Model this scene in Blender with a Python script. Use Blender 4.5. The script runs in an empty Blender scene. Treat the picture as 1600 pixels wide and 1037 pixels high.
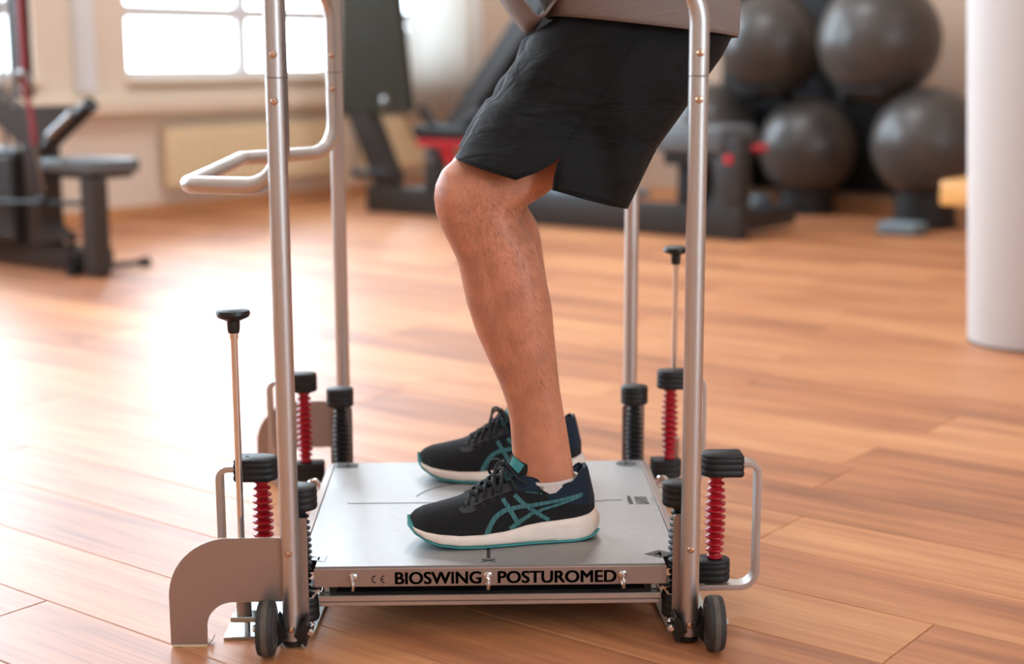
import bpy, bmesh, math, random
import numpy as np
from mathutils import Vector, Matrix
S = bpy.context.scene
COL = S.collection
PI = math.pi
random.seed(7)

# ---------------------------------------------------------------- camera, sky, lights, exposure
cam = bpy.data.cameras.new('camera'); cam_o = bpy.data.objects.new('camera', cam); COL.objects.link(cam_o)
CAM = Vector((-.0131, -2.4913, .8726)); PITCH, ROLL, YAW = .1796, -.0038, .0214
fw = Vector((math.sin(YAW)*math.cos(PITCH), math.cos(YAW)*math.cos(PITCH), -math.sin(PITCH)))
rt = Vector((math.cos(YAW), -math.sin(YAW), 0)); up = rt.cross(fw)
rt2 = rt*math.cos(ROLL)+up*math.sin(ROLL); up2 = -rt*math.sin(ROLL)+up*math.cos(ROLL)
mw = Matrix((rt2, up2, -fw)).transposed().to_4x4(); mw.translation = CAM
cam_o.matrix_world = mw
cam.sensor_width = 36; cam.sensor_fit = 'HORIZONTAL'; cam.lens = 53.01
cam.clip_start = .05; cam.clip_end = 100
cam.dof.use_dof = True; cam.dof.focus_distance = 2.38; cam.dof.aperture_fstop = 2.0
S.camera = cam_o

SKY_STRENGTH = 44
FILL_W = 40  # power of the added ceiling fill
S.view_settings.view_transform = 'Standard'; S.view_settings.look = 'None'
S.view_settings.gamma = 1; S.view_settings.use_curve_mapping = False
S.view_settings.exposure = -1.42
W = bpy.data.worlds.new('world'); S.world = W; W.use_nodes = True
bg = W.node_tree.nodes['Background']; bg.inputs[0].default_value = (.72, .87, 1.0, 1); bg.inputs[1].default_value = SKY_STRENGTH

# room axes: u grows away from the window wall, v grows towards the ball wall
E2 = Vector((.777, -.63, 0)).normalized(); E1 = Vector((.63, .777, 0)).normalized()
RHO = math.atan2(E2.y, E2.x)
def R(u, v, z=0): return E2*u+E1*v+Vector((0, 0, z))
U0, U1, V0, V1, CEIL = -5.3, 6.0, -6.0, 6.2, 3.9
WINDOWS = [(3.45, 5.22), (.85, 2.84), (-1.75, .10), (5.47, 6.14)]      # v ranges of the windows in the window wall
RWINDOWS = [(-1.8, -.5)]                        # and in the wall opposite
WZ0, WZ1 = .77, 3.6
for (a, b, sd) in [(p, q, 1) for p, q in WINDOWS]+[(p, q, -1) for p, q in RWINDOWS]:   # sky portals in the window openings
    l = bpy.data.lights.new('window_portal', 'AREA'); l.shape = 'RECTANGLE'; l.size = b-a; l.size_y = WZ1-WZ0
    l.cycles.is_portal = True
    o = bpy.data.objects.new('window_portal', l); COL.objects.link(o)
    m3 = Matrix((E1*sd, Vector((0, 0, -1)), -E2*sd)).transposed().to_4x4(); m3.translation = R(U0-.12 if sd > 0 else U1+.12, (a+b)/2, (WZ0+WZ1)/2); o.matrix_world = m3
CEIL_FILLS = [(-2.6, -3.4), (1.6, -3.6), (-2.6, 0.2), (1.6, 0.2), (4.4, -1.6), (-2.6, 3.6), (1.6, 3.6)]  # unseen fill lights added at the ceiling to brighten the room
for (u, v) in CEIL_FILLS:
    l = bpy.data.lights.new('ceiling_panel_light', 'AREA'); l.shape = 'RECTANGLE'; l.size = 1.15; l.size_y = .55
    l.energy = FILL_W*(2.6 if u < -2 and v > 0 else 1); l.color = (.92, .96, 1)  # added fill is stronger near the window wall to lighten it
    o = bpy.data.objects.new('ceiling_panel_light', l); COL.objects.link(o)
    o.location = R(u, v, CEIL-.075); o.rotation_euler = (0, 0, RHO)

# ---------------------------------------------------------------- materials
def lin(c):
    c = c/255.0
    return c/12.92 if c <= .04045 else ((c+.055)/1.055)**2.4
def rgb(r, g, b): return (lin(r), lin(g), lin(b), 1)
MATS = {}
def mat(name, col, rough=.5, metal=0, bump=0, bscale=200, var=0, vscale=8, spec=.5, coat=0, aniso=0, sss=0, stretch=(1,1,1)):
    if name in MATS: return MATS[name]
    m = bpy.data.materials.new(name); m.use_nodes = True; nt = m.node_tree; p = nt.nodes['Principled BSDF']
    c = rgb(*col); p.inputs['Base Color'].default_value = c
    p.inputs['Roughness'].default_value = rough; p.inputs['Metallic'].default_value = metal
    p.inputs['Specular IOR Level'].default_value = spec
    p.inputs['Coat Weight'].default_value = coat
    if sss:
        p.inputs['Subsurface Weight'].default_value = sss; p.inputs['Subsurface Radius'].default_value = (1, .35, .2); p.inputs['Subsurface Scale'].default_value = .006
    tc = nt.nodes.new('ShaderNodeTexCoord'); mp = nt.nodes.new('ShaderNodeMapping'); mp.inputs['Scale'].default_value = stretch
    nt.links.new(tc.outputs['Object'], mp.inputs['Vector'])
    if var:
        n = nt.nodes.new('ShaderNodeTexNoise'); n.inputs['Scale'].default_value = vscale; n.inputs['Detail'].default_value = 5
        nt.links.new(mp.outputs[0], n.inputs['Vector'])
        r = nt.nodes.new('ShaderNodeValToRGB'); r.color_ramp.elements[0].position = .3; r.color_ramp.elements[1].position = .7
        r.color_ramp.elements[0].color = tuple(x*(1-var) for x in c[:3])+(1,); r.color_ramp.elements[1].color = tuple(min(1, x*(1+var)) for x in c[:3])+(1,)
        nt.links.new(n.outputs['Fac'], r.inputs[0]); nt.links.new(r.outputs[0], p.inputs['Base Color'])
    if bump:
        n2 = nt.nodes.new('ShaderNodeTexNoise'); n2.inputs['Scale'].default_value = bscale; n2.inputs['Detail'].default_value = 3
        nt.links.new(mp.outputs[0], n2.inputs['Vector'])
        b = nt.nodes.new('ShaderNodeBump'); b.inputs['Strength'].default_value = bump; b.inputs['Distance'].default_value = .002
        nt.links.new(n2.outputs['Fac'], b.inputs['Height']); nt.links.new(b.outputs[0], p.inputs['Normal'])
    MATS[name] = m; return m

ALU = mat('anodised_aluminium', (200, 196, 193), .41, 1, bump=.06, bscale=1500)
ALU_PLATE = mat('satin_aluminium_plate', (178, 177, 176), .5, 1, bump=.05, bscale=900, var=.03, vscale=60)
PAINT = mat('silver_painted_steel', (168, 152, 144), .42, .75, bump=.06, bscale=1800)
ZINC = mat('zinc_plated_steel', (178, 188, 188), .25, 1, var=.08, vscale=30)
CHROME = mat('chrome', (225, 225, 225), .08, 1)
BRASS = mat('copper_screw', (206, 172, 146), .25, 1)
RUBBER = mat('black_rubber', (19, 19, 21), .55, 0, bump=.1, bscale=900)
BLACKPL = mat('black_plastic', (22, 22, 24), .38)
RED = mat('red_elastomer', (176, 20, 36), .36, 0)
INK = mat('black_print', (24, 23, 24), .6)
INKG = mat('grey_print', (84, 82, 81), .55)
INKL = mat('light_grey_print', (172, 172, 172), .45, .6)
DARKGAP = mat('dark_steel_tray', (52, 50, 50), .5, .4)
TYRE = mat('worn_tyre_rubber', (48, 45, 43), .7, 0, var=.25, vscale=40)
TREAD = mat('dusty_tread_rubber', (92, 84, 76), .8, 0, var=.2, vscale=60)
HUB = mat('grey_hub_plastic', (150, 146, 142), .5)
PAD = mat('beige_felt_pad', (222, 205, 170), .9)
MACH = mat('charcoal_powder_coat', (52, 52, 53), .45, .2)
MACHB = mat('brown_grey_powder_coat', (64, 57, 54), .7, 0, spec=.3)
MACHD = mat('dark_machine_steel', (26, 26, 28), .5, .2)
VINYL = mat('grey_upholstery', (92, 98, 102), .42, 0, bump=.1, bscale=300)
SHROUD = mat('olive_grey_shroud', (58, 56, 49), .9, spec=.1)
REDST = mat('red_steel', (200, 40, 52), .4)
REDCORD = mat('dark_red_cord', (140, 40, 44), .6)
STEEL = mat('grey_steel', (150, 150, 150), .3, .9)
WALL = mat('cream_wall_paint', (232, 216, 198), .85, 0, bump=.1, bscale=120, var=.02, vscale=2)
WALLB = mat('tan_wall_paint', (196, 168, 146), .85, 0, bump=.1, bscale=120, var=.03, vscale=2)
WHITE = mat('white_ceiling_paint', (238, 234, 228), .9)
FRAMEW = mat('white_window_frame', (232, 234, 236), .35)
SILL = mat('cream_sill', (236, 220, 200), .5)
RADI = mat('cream_radiator_enamel', (238, 216, 176), .35)
COLM = mat('white_column_paint', (206, 204, 203), .7, 0, bump=.08, bscale=60)
SKIRT = mat('wood_skirting', (206, 150, 104), .5)
FILLM = mat('frosted_lamp_cover', (240, 238, 232), .6)
BALLM = mat('charcoal_ball_vinyl', (70, 65, 62), .34, 0, bump=.04, bscale=60, spec=.55)
BENCHW = mat('pale_bench_wood', (226, 168, 96), .4, 0, var=.12, vscale=6, stretch=(1, 8, 8))
CURT = mat('white_curtain_cloth', (244, 242, 238), .9)
_nt = CURT.node_tree; _t = _nt.nodes.new('ShaderNodeBsdfTranslucent'); _t.inputs[0].default_value = (.92, .92, .9, 1); _m = _nt.nodes.new('ShaderNodeMixShader'); _m.inputs[0].default_value = .6
_nt.links.new(_nt.nodes['Principled BSDF'].outputs[0], _m.inputs[1]); _nt.links.new(_t.outputs[0], _m.inputs[2]); _nt.links.new(_m.outputs[0], _nt.nodes['Material Output'].inputs[0])
MATG = mat('blue_grey_foam', (128, 148, 158), .7)
def glass():
    m = bpy.data.materials.new('window_glass'); m.use_nodes = True; nt = m.node_tree; nt.nodes.clear()
    o = nt.nodes.new('ShaderNodeOutputMaterial'); mx = nt.nodes.new('ShaderNodeMixShader'); t = nt.nodes.new('ShaderNodeBsdfTransparent'); g = nt.nodes.new('ShaderNodeBsdfGlossy')
    g.inputs['Roughness'].default_value = .02; fr = nt.nodes.new('ShaderNodeFresnel'); fr.inputs[0].default_value = 1.25
    nt.links.new(fr.outputs[0], mx.inputs[0]); nt.links.new(t.outputs[0], mx.inputs[1]); nt.links.new(g.outputs[0], mx.inputs[2]); nt.links.new(mx.outputs[0], o.inputs[0])
    return m
GLASS = glass()
def wood_floor(name, island):
    m = bpy.data.materials.new(name); m.use_nodes = True; nt = m.node_tree; p = nt.nodes['Principled BSDF']
    L = nt.links.new; N = nt.nodes.new
    tc = N('ShaderNodeTexCoord')
    if island:
        g = N('ShaderNodeNewGeometry'); rnd = g.outputs['Random Per Island']
    else:
        g = N('ShaderNodeObjectInfo'); rnd = g.outputs['Random']
    mul = N('ShaderNodeMath'); mul.operation = 'MULTIPLY'; mul.inputs[1].default_value = 37.0; L(rnd, mul.inputs[0])
    cmb = N('ShaderNodeCombineXYZ'); L(mul.outputs[0], cmb.inputs[0]); L(mul.outputs[0], cmb.inputs[1]); L(mul.outputs[0], cmb.inputs[2])
    add = N('ShaderNodeVectorMath'); add.operation = 'ADD'; L(tc.outputs['Object'], add.inputs[0]); L(cmb.outputs[0], add.inputs[1])
    mp = N('ShaderNodeMapping'); mp.inputs['Scale'].default_value = (1.1, 14, 14); L(add.outputs[0], mp.inputs[0])
    n1 = N('ShaderNodeTexNoise'); n1.inputs['Scale'].default_value = 1.3; n1.inputs['Detail'].default_value = 6; n1.inputs['Distortion'].default_value = .5; L(mp.outputs[0], n1.inputs['Vector'])
    mp2 = N('ShaderNodeMapping'); mp2.inputs['Scale'].default_value = (3, 160, 160); L(add.outputs[0], mp2.inputs[0])
    n2 = N('ShaderNodeTexNoise'); n2.inputs['Scale'].default_value = 1.0; n2.inputs['Detail'].default_value = 4; L(mp2.outputs[0], n2.inputs['Vector'])
    mp3 = N('ShaderNodeMapping'); mp3.inputs['Scale'].default_value = (1.0, 5, 5); L(add.outputs[0], mp3.inputs[0])
    n3 = N('ShaderNodeTexNoise'); n3.inputs['Scale'].default_value = 2.2; n3.inputs['Detail'].default_value = 3; L(mp3.outputs[0], n3.inputs['Vector'])
    # tone = plank random + streaks + fine grain
    def madd(a, k, b=None, c=0.0):
        q = N('ShaderNodeMath'); q.operation = 'MULTIPLY_ADD'; L(a, q.inputs[0]); q.inputs[1].default_value = k
        if b is not None: L(b, q.inputs[2])
        else: q.inputs[2].default_value = c
        return q.outputs[0]
    t = madd(rnd, .26, None, -.28); t = madd(n1.outputs['Fac'], .62, t); t = madd(n2.outputs['Fac'], .34, t); t = madd(n3.outputs['Fac'], .40, t)
    r = N('ShaderNodeValToRGB'); e = r.color_ramp.elements
    e[0].position = .22; e[0].color = rgb(130, 78, 50); e[1].position = .82; e[1].color = rgb(224, 162, 110)
    k = e.new(.5); k.color = rgb(192, 125, 82)
    L(t, r.inputs[0]); L(r.outputs[0], p.inputs['Base Color'])
    p.inputs['Roughness'].default_value = .45; p.inputs["Specular IOR Level"].default_value = .68
    b = N('ShaderNodeBump'); b.inputs['Strength'].default_value = .12; b.inputs['Distance'].default_value = .001; L(n2.outputs['Fac'], b.inputs['Height']); L(b.outputs[0], p.inputs['Normal'])
    return m
WOODP = wood_floor('oak_vinyl_plank', False); WOODS = wood_floor('oak_vinyl_plank_joined', True)
def skin_mat():
    m = mat('tanned_skin', (205, 136, 104), .46, 0, bump=.25, bscale=260, var=.16, vscale=26, spec=.4, sss=.25)
    return m
SKIN = skin_mat()
HAIR = mat('dark_body_hair', (84, 56, 42), .6)
def fabric(name, col, rough, wscale, wbump, fold=.0, var=.1):
    m = bpy.data.materials.new(name); m.use_nodes = True; nt = m.node_tree; p = nt.nodes['Principled BSDF']; L = nt.links.new; N = nt.nodes.new
    p.inputs['Base Color'].default_value = rgb(*col); p.inputs['Roughness'].default_value = rough; p.inputs['Specular IOR Level'].default_value = .3
    p.inputs['Sheen Weight'].default_value = .02
    tc = N('ShaderNodeTexCoord')
    w = N('ShaderNodeTexWave'); w.inputs['Scale'].default_value = wscale; w.inputs['Distortion'].default_value = .6; L(tc.outputs['Object'], w.inputs['Vector'])
    b = N('ShaderNodeBump'); b.inputs['Strength'].default_value = wbump; b.inputs['Distance'].default_value = .0006; L(w.outputs['Fac'], b.inputs['Height'])
    n = N('ShaderNodeTexNoise'); n.inputs['Scale'].default_value = 11; n.inputs['Detail'].default_value = 2; n.inputs['Distortion'].default_value = 1.2
    mp = N('ShaderNodeMapping'); mp.inputs['Rotation'].default_value = (0, .75, 0); mp.inputs['Scale'].default_value = (.6, 1, 2.2); L(tc.outputs['Object'], mp.inputs[0]); L(mp.outputs[0], n.inputs['Vector'])
    b2 = N('ShaderNodeBump'); b2.inputs['Strength'].default_value = fold; b2.inputs['Distance'].default_value = .02; L(n.outputs['Fac'], b2.inputs['Height']); L(b.outputs[0], b2.inputs['Normal'])
    L(b2.outputs[0], p.inputs['Normal']); MATS[name] = m
    return m
SHORTS = fabric('black_shorts_cloth', (12, 12, 13), .8, 700, .15, .5)
SHIRT = fabric('taupe_knit_cloth', (136, 120, 114), .85, 420, .5, .25)
MESHUP = fabric('black_shoe_mesh', (30, 30, 31), .8, 330, .9)
NAVY = fabric('navy_heel_cloth', (30, 43, 58), .75, 380, .6)
EYEST = fabric('charcoal_lace_stay', (64, 63, 64), .7, 500, .4)
LACE = fabric('black_lace_cord', (42, 44, 46), .8, 900, .6)
MIDS = mat('white_midsole_foam', (240, 222, 208), .6, 0, bump=.25, bscale=260, var=.05, vscale=40)
TEAL = mat('teal_rubber', (56, 140, 140), .55)
TEALS = mat('teal_print', (46, 102, 104), .5, 0, var=.55, vscale=600, stretch=(1, .02, .02))
SOCK = mat('white_speckled_sock', (216, 204, 196), .9, 0, bump=.5, bscale=700, var=.15, vscale=500)

# ---------------------------------------------------------------- geometry helpers
def things_root(name, label, cat, loc=(0, 0, 0), rotz=0, group=None):
    o = bpy.data.objects.new(name, None); COL.objects.link(o); o.empty_display_size = .1
    o.location = loc; o.rotation_euler = (0, 0, rotz); o['label'] = label; o['category'] = cat
    if group: o['group'] = group
    return o
def rootmat(o): return Matrix.LocRotScale(o.location, o.rotation_euler, None)
class B:
    """collects shapes, then becomes ONE mesh object"""
    def __init__(s): s.bm = bmesh.new()
    def faces(s, vs, fs):
        v = [s.bm.verts.new(p) for p in vs]
        for f in fs:
            try: s.bm.faces.new([v[i] for i in f])
            except ValueError: pass
        return s
    def box(s, c, d, bev=0, rot=None, seg=1):
        t = bmesh.new(); bmesh.ops.create_cube(t, size=1)
        bmesh.ops.scale(t, vec=Vector(d), verts=t.verts)
        if bev: bmesh.ops.bevel(t, geom=t.edges[:], offset=bev, segments=seg, affect='EDGES', profile=.5)
        if rot is not None: bmesh.ops.transform(t, matrix=rot.to_4x4(), verts=t.verts)
        bmesh.ops.translate(t, vec=Vector(c), verts=t.verts)
        me = bpy.data.meshes.new('t'); t.to_mesh(me); t.free(); s.bm.from_mesh(me); bpy.data.meshes.remove(me); return s
    def span(s, a, b, bev=0, seg=1):
        a = Vector(a); b = Vector(b); d = Vector([abs(x) for x in (b-a)]); return s.box((a+b)/2, d, bev, None, seg)
    def rings(s, rings, closed=True, cap0=True, cap1=True):
        V = [[s.bm.verts.new(p) for p in r] for r in rings]; n = len(V[0])
        for a, b in zip(V, V[1:]):
            for i in range(n if closed else n-1):
                j = (i+1) % n
                try: s.bm.faces.new((a[i], a[j], b[j], b[i]))
                except ValueError: pass
        if cap0 and closed: s.bm.faces.new(V[0][::-1])
        if cap1 and closed: s.bm.faces.new(V[-1])
        return s
    def tube(s, pts, r, seg=14, prof=None, upv=None, closed=False, caps=True):
        pts = [Vector(p) for p in pts]; n = len(pts); rr = r if isinstance(r, (list, tuple)) else [r]*n
        if prof is None: prof = [(math.cos(2*PI*i/seg), math.sin(2*PI*i/seg)) for i in range(seg)]
        T = []
        for i in range(n):
            if closed: d = pts[(i+1) % n]-pts[i-1]
            else: d = pts[min(i+1, n-1)]-pts[max(i-1, 0)]
            T.append(d.normalized())
        if upv is None:
            u = T[0].orthogonal().normalized()
        else: u = Vector(upv)
        out = []
        for i in range(n):
            if upv is None: u = (u-T[i]*u.dot(T[i])).normalized()
            else: u = (Vector(upv)-T[i]*Vector(upv).dot(T[i])).normalized()
            w = T[i].cross(u)
            out.append([pts[i]+u*(a*rr[i])+w*(b*rr[i]) for a, b in prof])
        if closed: out.append(out[0]); return s.rings(out[:-1]+[out[0]], True, False, False)
        return s.rings(out, True, caps, caps)
    def lathe(s, prof, c=(0, 0, 0), axis=(0, 0, 1), seg=24):
        ax = Vector(axis).normalized(); u = ax.orthogonal().normalized(); w = ax.cross(u); c = Vector(c)
        rings = [[c+ax*z+(u*math.cos(2*PI*i/seg)+w*math.sin(2*PI*i/seg))*max(r, 1e-4) for i in range(seg)] for r, z in prof]
        return s.rings(rings)
    def prism(s, poly, a, b, axis='y'):
        f = {'y': lambda p, q: (p[0], q, p[1]), 'z': lambda p, q: (p[0], p[1], q), 'x': lambda p, q: (q, p[0], p[1])}[axis]
        return s.rings([[f(p, a) for p in poly], [f(p, b) for p in poly]])
    def torus(s, c, R_, r, axis=(0, 0, 1), seg=20, seg2=8):
        ax = Vector(axis).normalized(); u = ax.orthogonal().normalized(); w = ax.cross(u); c = Vector(c)
        return s.tube([c+(u*math.cos(2*PI*i/seg)+w*math.sin(2*PI*i/seg))*R_ for i in range(seg)], r, seg2, closed=True)
    def obj(s, name, m, parent=None, smooth=True, ang=35, fix=True, local=False, mod=None):
        if fix: bmesh.ops.recalc_face_normals(s.bm, faces=s.bm.faces)
        me = bpy.data.meshes.new(name); s.bm.to_mesh(me); s.bm.free()
        for mm in (m if isinstance(m, (list, tuple)) else [m]): me.materials.append(mm)
        if smooth:
            me.shade_smooth()
            if ang < 180: me.set_sharp_from_angle(angle=math.radians(ang))
        return link(name, me, parent, local)
def link(name, me, parent=None, local=False):
    o = bpy.data.objects.new(name, me); COL.objects.link(o)
    if parent is not None:
        o.parent = parent
        if parent.type == 'EMPTY' and not local: o.matrix_parent_inverse = rootmat(parent).inverted()
    return o
def stag(o, label=None, cat=None, group=None, kind=None):
    if label: o['label'] = label
    if cat: o['category'] = cat
    if group: o['group'] = group
    if kind: o['kind'] = kind
    return o
def fillet(pts, rad, n=8):
    """polyline with rounded corners; rad one value or one per inner corner"""
    P = [Vector(p) for p in pts]; out = [P[0]]
    for i in range(1, len(P)-1):
        r = rad[i-1] if isinstance(rad, (list, tuple)) else rad
        a = (P[i-1]-P[i]).normalized(); b = (P[i+1]-P[i]).normalized(); th = a.angle(b)
        if r <= 0 or th > PI-.02: out.append(P[i]); continue
        t = r/math.tan(th/2); t = min(t, .49*(P[i-1]-P[i]).length, .49*(P[i+1]-P[i]).length); rr = t*math.tan(th/2)
        bis = (a+b).normalized(); cc = P[i]+bis*(rr/math.sin(th/2)); s0 = P[i]+a*t-cc; s1 = P[i]+b*t-cc
        ang = s0.angle(s1); axn = s0.cross(s1).normalized()
        for k in range(n+1): out.append(cc+Matrix.Rotation(ang*k/n, 3, axn) @ s0)
    out.append(P[-1]); return out
def text_mesh(txt, h, bold=0.0, name='t', sx=1.0):
    cu = bpy.data.curves.new(name, 'FONT'); cu.body = txt; cu.size = h/.69; cu.offset = bold; cu.align_x = 'LEFT'; cu.resolution_u = 6
    o = bpy.data.objects.new(name, cu); COL.objects.link(o)
    dg = bpy.context.evaluated_depsgraph_get(); me = bpy.data.meshes.new_from_object(o.evaluated_get(dg))
    bpy.data.objects.remove(o); bpy.data.curves.remove(cu)
    return me
def text_obj(txt, name, m, parent, origin, xd, yd, h, width=None, bold=0.0):
    """flat print: origin = lower left corner, xd/yd = directions, h = capital height, width = total"""
    me = text_mesh(txt, h, 0)
    if bold:
        bb = bmesh.new()
        for dx in (-bold, 0, bold):
            for dy in (-bold*.45, bold*.45):
                m2 = me.copy(); m2.transform(Matrix.Translation((dx, dy, 0))); bb.from_mesh(m2); bpy.data.meshes.remove(m2)
        bb.to_mesh(me); bb.free()
    co = np.array([v.co[:] for v in me.vertices])
    x0, x1 = co[:, 0].min(), co[:, 0].max(); k = (width/(x1-x0)) if width else 1
    o_, X, Y = Vector(origin), Vector(xd).normalized(), Vector(yd).normalized()
    for v in me.vertices: v.co = o_+X*((v.co.x-x0)*k)+Y*v.co.y
    me.materials.clear(); me.materials.append(m); me.name = name
    return link(name, me, parent)
def strips(b, paths, w, z=.0, upv=(0, 0, 1)):
    """thin flat strokes"""
    for p in paths: b.tube(p, 1, prof=[(-.00025, -w/2), (.00025, -w/2), (.00025, w/2), (-.00025, w/2)], upv=upv)
    return b

# ================================================================ SETTING
def uvbox(b, u0, u1, v0, v1, z0, z1, bev=0):
    b.span((u0, v0, z0), (u1, v1, z1), bev); return b
def room_obj(b, name, m, parent=None, **k):
    bmesh.ops.rotate(b.bm, verts=b.bm.verts, cent=(0, 0, 0), matrix=Matrix.Rotation(RHO, 3, 'Z'))
    o = b.obj(name, m, parent, **k)
    if parent is None: o['kind'] = 'structure'
    return o
floor = room_obj(uvbox(B(), U0-.3, U1+.3, V0-.3, V1+.3, -.12, -.0062), 'floor', DARKGAP, smooth=False)
# planks
PW, PL = .194, 1.3
def plank_mesh(l, w):
    g = .0005; c = .0016; x, y = l/2-g, w/2-g
    vs = [(-x, -y, -.006), (x, -y, -.006), (x, y, -.006), (-x, y, -.006), (-x, -y, -c), (x, -y, -c), (x, y, -c), (-x, y, -c),
          (-x+c, -y+c, 0), (x-c, -y+c, 0), (x-c, y-c, 0), (-x+c, y-c, 0)]
    fs = [(3, 2, 1, 0)]
    for k in (0, 4):
        for i in range(4): fs.append((k+i, k+(i+1) % 4, k+4+(i+1) % 4, k+4+i))
    fs.append((8, 9, 10, 11)); return vs, fs
pv, pf = plank_mesh(PL, PW); pme = bpy.data.meshes.new('plank'); pme.from_pydata(pv, [], pf); pme.materials.append(WOODP); pme.update()
known = {0: .708, -1: .708+.52, 1: -.45, 2: .284, -4: -.490, 5: .177, 8: -.396}
cells = []
k0 = int((V0-.226)//PW); k1 = int((V1-.226)//PW)+1
rr = random.Random(3); prev = 0
for k in range(k0, k1+1):
    off = known.get(k, prev+.37+rr.random()*.5); prev = off
    va = .226+(k-1)*PW; vc = va+PW/2
    if vc < V0-.05 or vc > V1+.05: continue
    i0 = math.floor((U0-.1-off)/PL); u = off+i0*PL
    while u < U1+.1:
        a, c_ = max(u, U0-.15), min(u+PL, U1+.15)
        if c_-a > .03: cells.append(((a+c_)/2, vc, c_-a))
        u += PL
def seen(u, v):
    d = R(u, v)-CAM; y = d.dot(fw)
    if y < .6: return 9e9
    return d.length if abs(d.dot(rt)) < .36*y+.75 else 9e9
full = sorted([c for c in cells if abs(c[2]-PL) < 1e-4 and seen(c[0], c[1]) < 1e9], key=lambda c: seen(c[0], c[1]))[:295]
fs_ = set(full)
for c in full:
    o = link('plank', pme, floor); o.location = R(c[0], c[1]); o.rotation_euler = (0, 0, RHO)
rest = B()
for c in cells:
    if c in fs_: continue
    v_, f_ = plank_mesh(c[2], PW); rest.faces([(p[0]+c[0], p[1]+c[1], p[2]) for p in v_], f_)
ro = room_obj(rest, 'joined_planks', WOODS, floor, smooth=False, fix=False); ro['kind'] = 'stuff'
ro.matrix_world = Matrix.Identity(4)

# window wall with openings
b = B(); T = .32
vs_ = sorted(WINDOWS); cur = V0-.3
for (a, c) in vs_:
    uvbox(b, U0-T, U0, cur, a, 0, CEIL); uvbox(b, U0-T, U0, a, c, 0, WZ0); uvbox(b, U0-T, U0, a, c, WZ1, CEIL); cur = c
uvbox(b, U0-T, U0, cur, V1+.3, 0, CEIL)
room_obj(b, 'wall_left', WALL, smooth=False)
b = B(); uvbox(b, U0, U1, V1, V1+.2, 0, CEIL); room_obj(b, 'wall_back', WALLB, smooth=False)
b = B(); cur = V0-.3
for (a, c) in sorted(RWINDOWS):
    uvbox(b, U1, U1+T, cur, a, 0, CEIL); uvbox(b, U1, U1+T, a, c, 0, WZ0); uvbox(b, U1, U1+T, a, c, WZ1, CEIL); cur = c
uvbox(b, U1, U1+T, cur, V1+.3, 0, CEIL); room_obj(b, 'wall_right', WHITE, smooth=False)
b = B(); uvbox(b, U0, U1, V0-.2, V0, 0, CEIL); room_obj(b, 'wall_front', WHITE, smooth=False)
b = B(); uvbox(b, U0-.3, U1+.3, V0-.3, V1+.3, CEIL, CEIL+.15); room_obj(b, 'ceiling', WHITE, smooth=False)
# parapet ledge, pilasters, baseboards
b = B(); uvbox(b, U0, U0+.10, V0, V1, .58, .665, .008); uvbox(b, U0, U0+.025, V0, V1, .665, .70); room_obj(b, 'trim_1', SILL, smooth=False)
for i, (a, c) in enumerate([(3.08, 3.19), (.40, .58), (-2.2, -2.02)]):
    b = B(); uvbox(b, U0, U0+.06, a, c, .70, CEIL, .004); room_obj(b, 'trim_%d' % (i+2), FRAMEW, smooth=False)
b = B(); uvbox(b, U0, U0+.018, V0, V1, 0, .065, .004); room_obj(b, 'baseboard_left', SKIRT, smooth=False)
b = B(); uvbox(b, U0, U1, V1-.018, V1, 0, .065, .004); room_obj(b, 'baseboard_back', SKIRT, smooth=False)
for i, (a, c, X0, sd) in enumerate([(p, q, U0, -1) for p, q in WINDOWS]+[(p, q, U1, 1) for p, q in RWINDOWS]):
    wide = c-a > 1
    mid = a+(c-a)*.53
    b = B(); ua, ub = X0+sd*.17, X0+sd*.10; e_ = sd*.004
    for (p, q) in ((a, a+.06), (c-.06, c))+(((mid-.045, mid+.045),) if wide else ()): uvbox(b, ua, ub, p, q, WZ0, WZ1, .006)
    for (z0, z1) in ((WZ0, WZ0+.045), (1.10, 1.18), (WZ1-.06, WZ1)): uvbox(b, ua-e_, ub+e_, a+.055, c-.055, z0, z1, .006)
    w = room_obj(b, 'window_%d' % (i+1), FRAMEW, smooth=False)
    for (p, q) in ((a+.055, mid-.04), (mid+.04, c-.055)) if wide else ((a+.055, c-.055),):
        for (z0, z1) in ((WZ0+.04, 1.105), (1.175, WZ1-.055)):
            b = B(); uvbox(b, X0+sd*.139, X0+sd*.133, p, q, z0, z1); room_obj(b, 'pane', GLASS, w, smooth=False)
    b = B(); uvbox(b, X0+sd*.2, X0-sd*.06, a-.03, min(c+.03, V1-.01), WZ0-.03, WZ0+.001, .006); room_obj(b, 'sill', SILL, w, smooth=False)

# ================================================================ BALANCE TRAINER
tr = things_root('balance_trainer', 'silver swinging balance platform with red and black spring columns and tall tube rails', 'balance trainer', (0, .1, 0))
Z0 = .115
# --- platform
poly = [(-.2895, .297), (-.2895, -.25), (-.266, -.25), (-.266, -.2985), (.266, -.2985), (.266, -.25), (.2895, -.25), (.2895, .297)]
top = B().prism(poly[::-1], .1085, Z0, 'z').obj('top_plate', ALU_PLATE, tr, smooth=False)
fr = B()
fr.span((-.268, -.303, .0835), (.268, -.2992, .1125), .001)
fr.span((-.268, -.2992, .0835), (.268, -.285, .0865))
for s in (-1, 1):
    fr.span((s*.3045, -.25, .0835), (s*.2915, .30, .1135), .0012)
fr.span((-.3045, .298, .0835), (.3045, .303, .1135), .001)
fr.obj('platform_frame', PAINT, tr, smooth=False)
B().span((-.285, -.245, .0875), (.285, .29, .1083)).span((-.262, -.284, .0875), (.262, -.24, .1083)).obj('platform_core', DARKGAP, tr, smooth=False)
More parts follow.
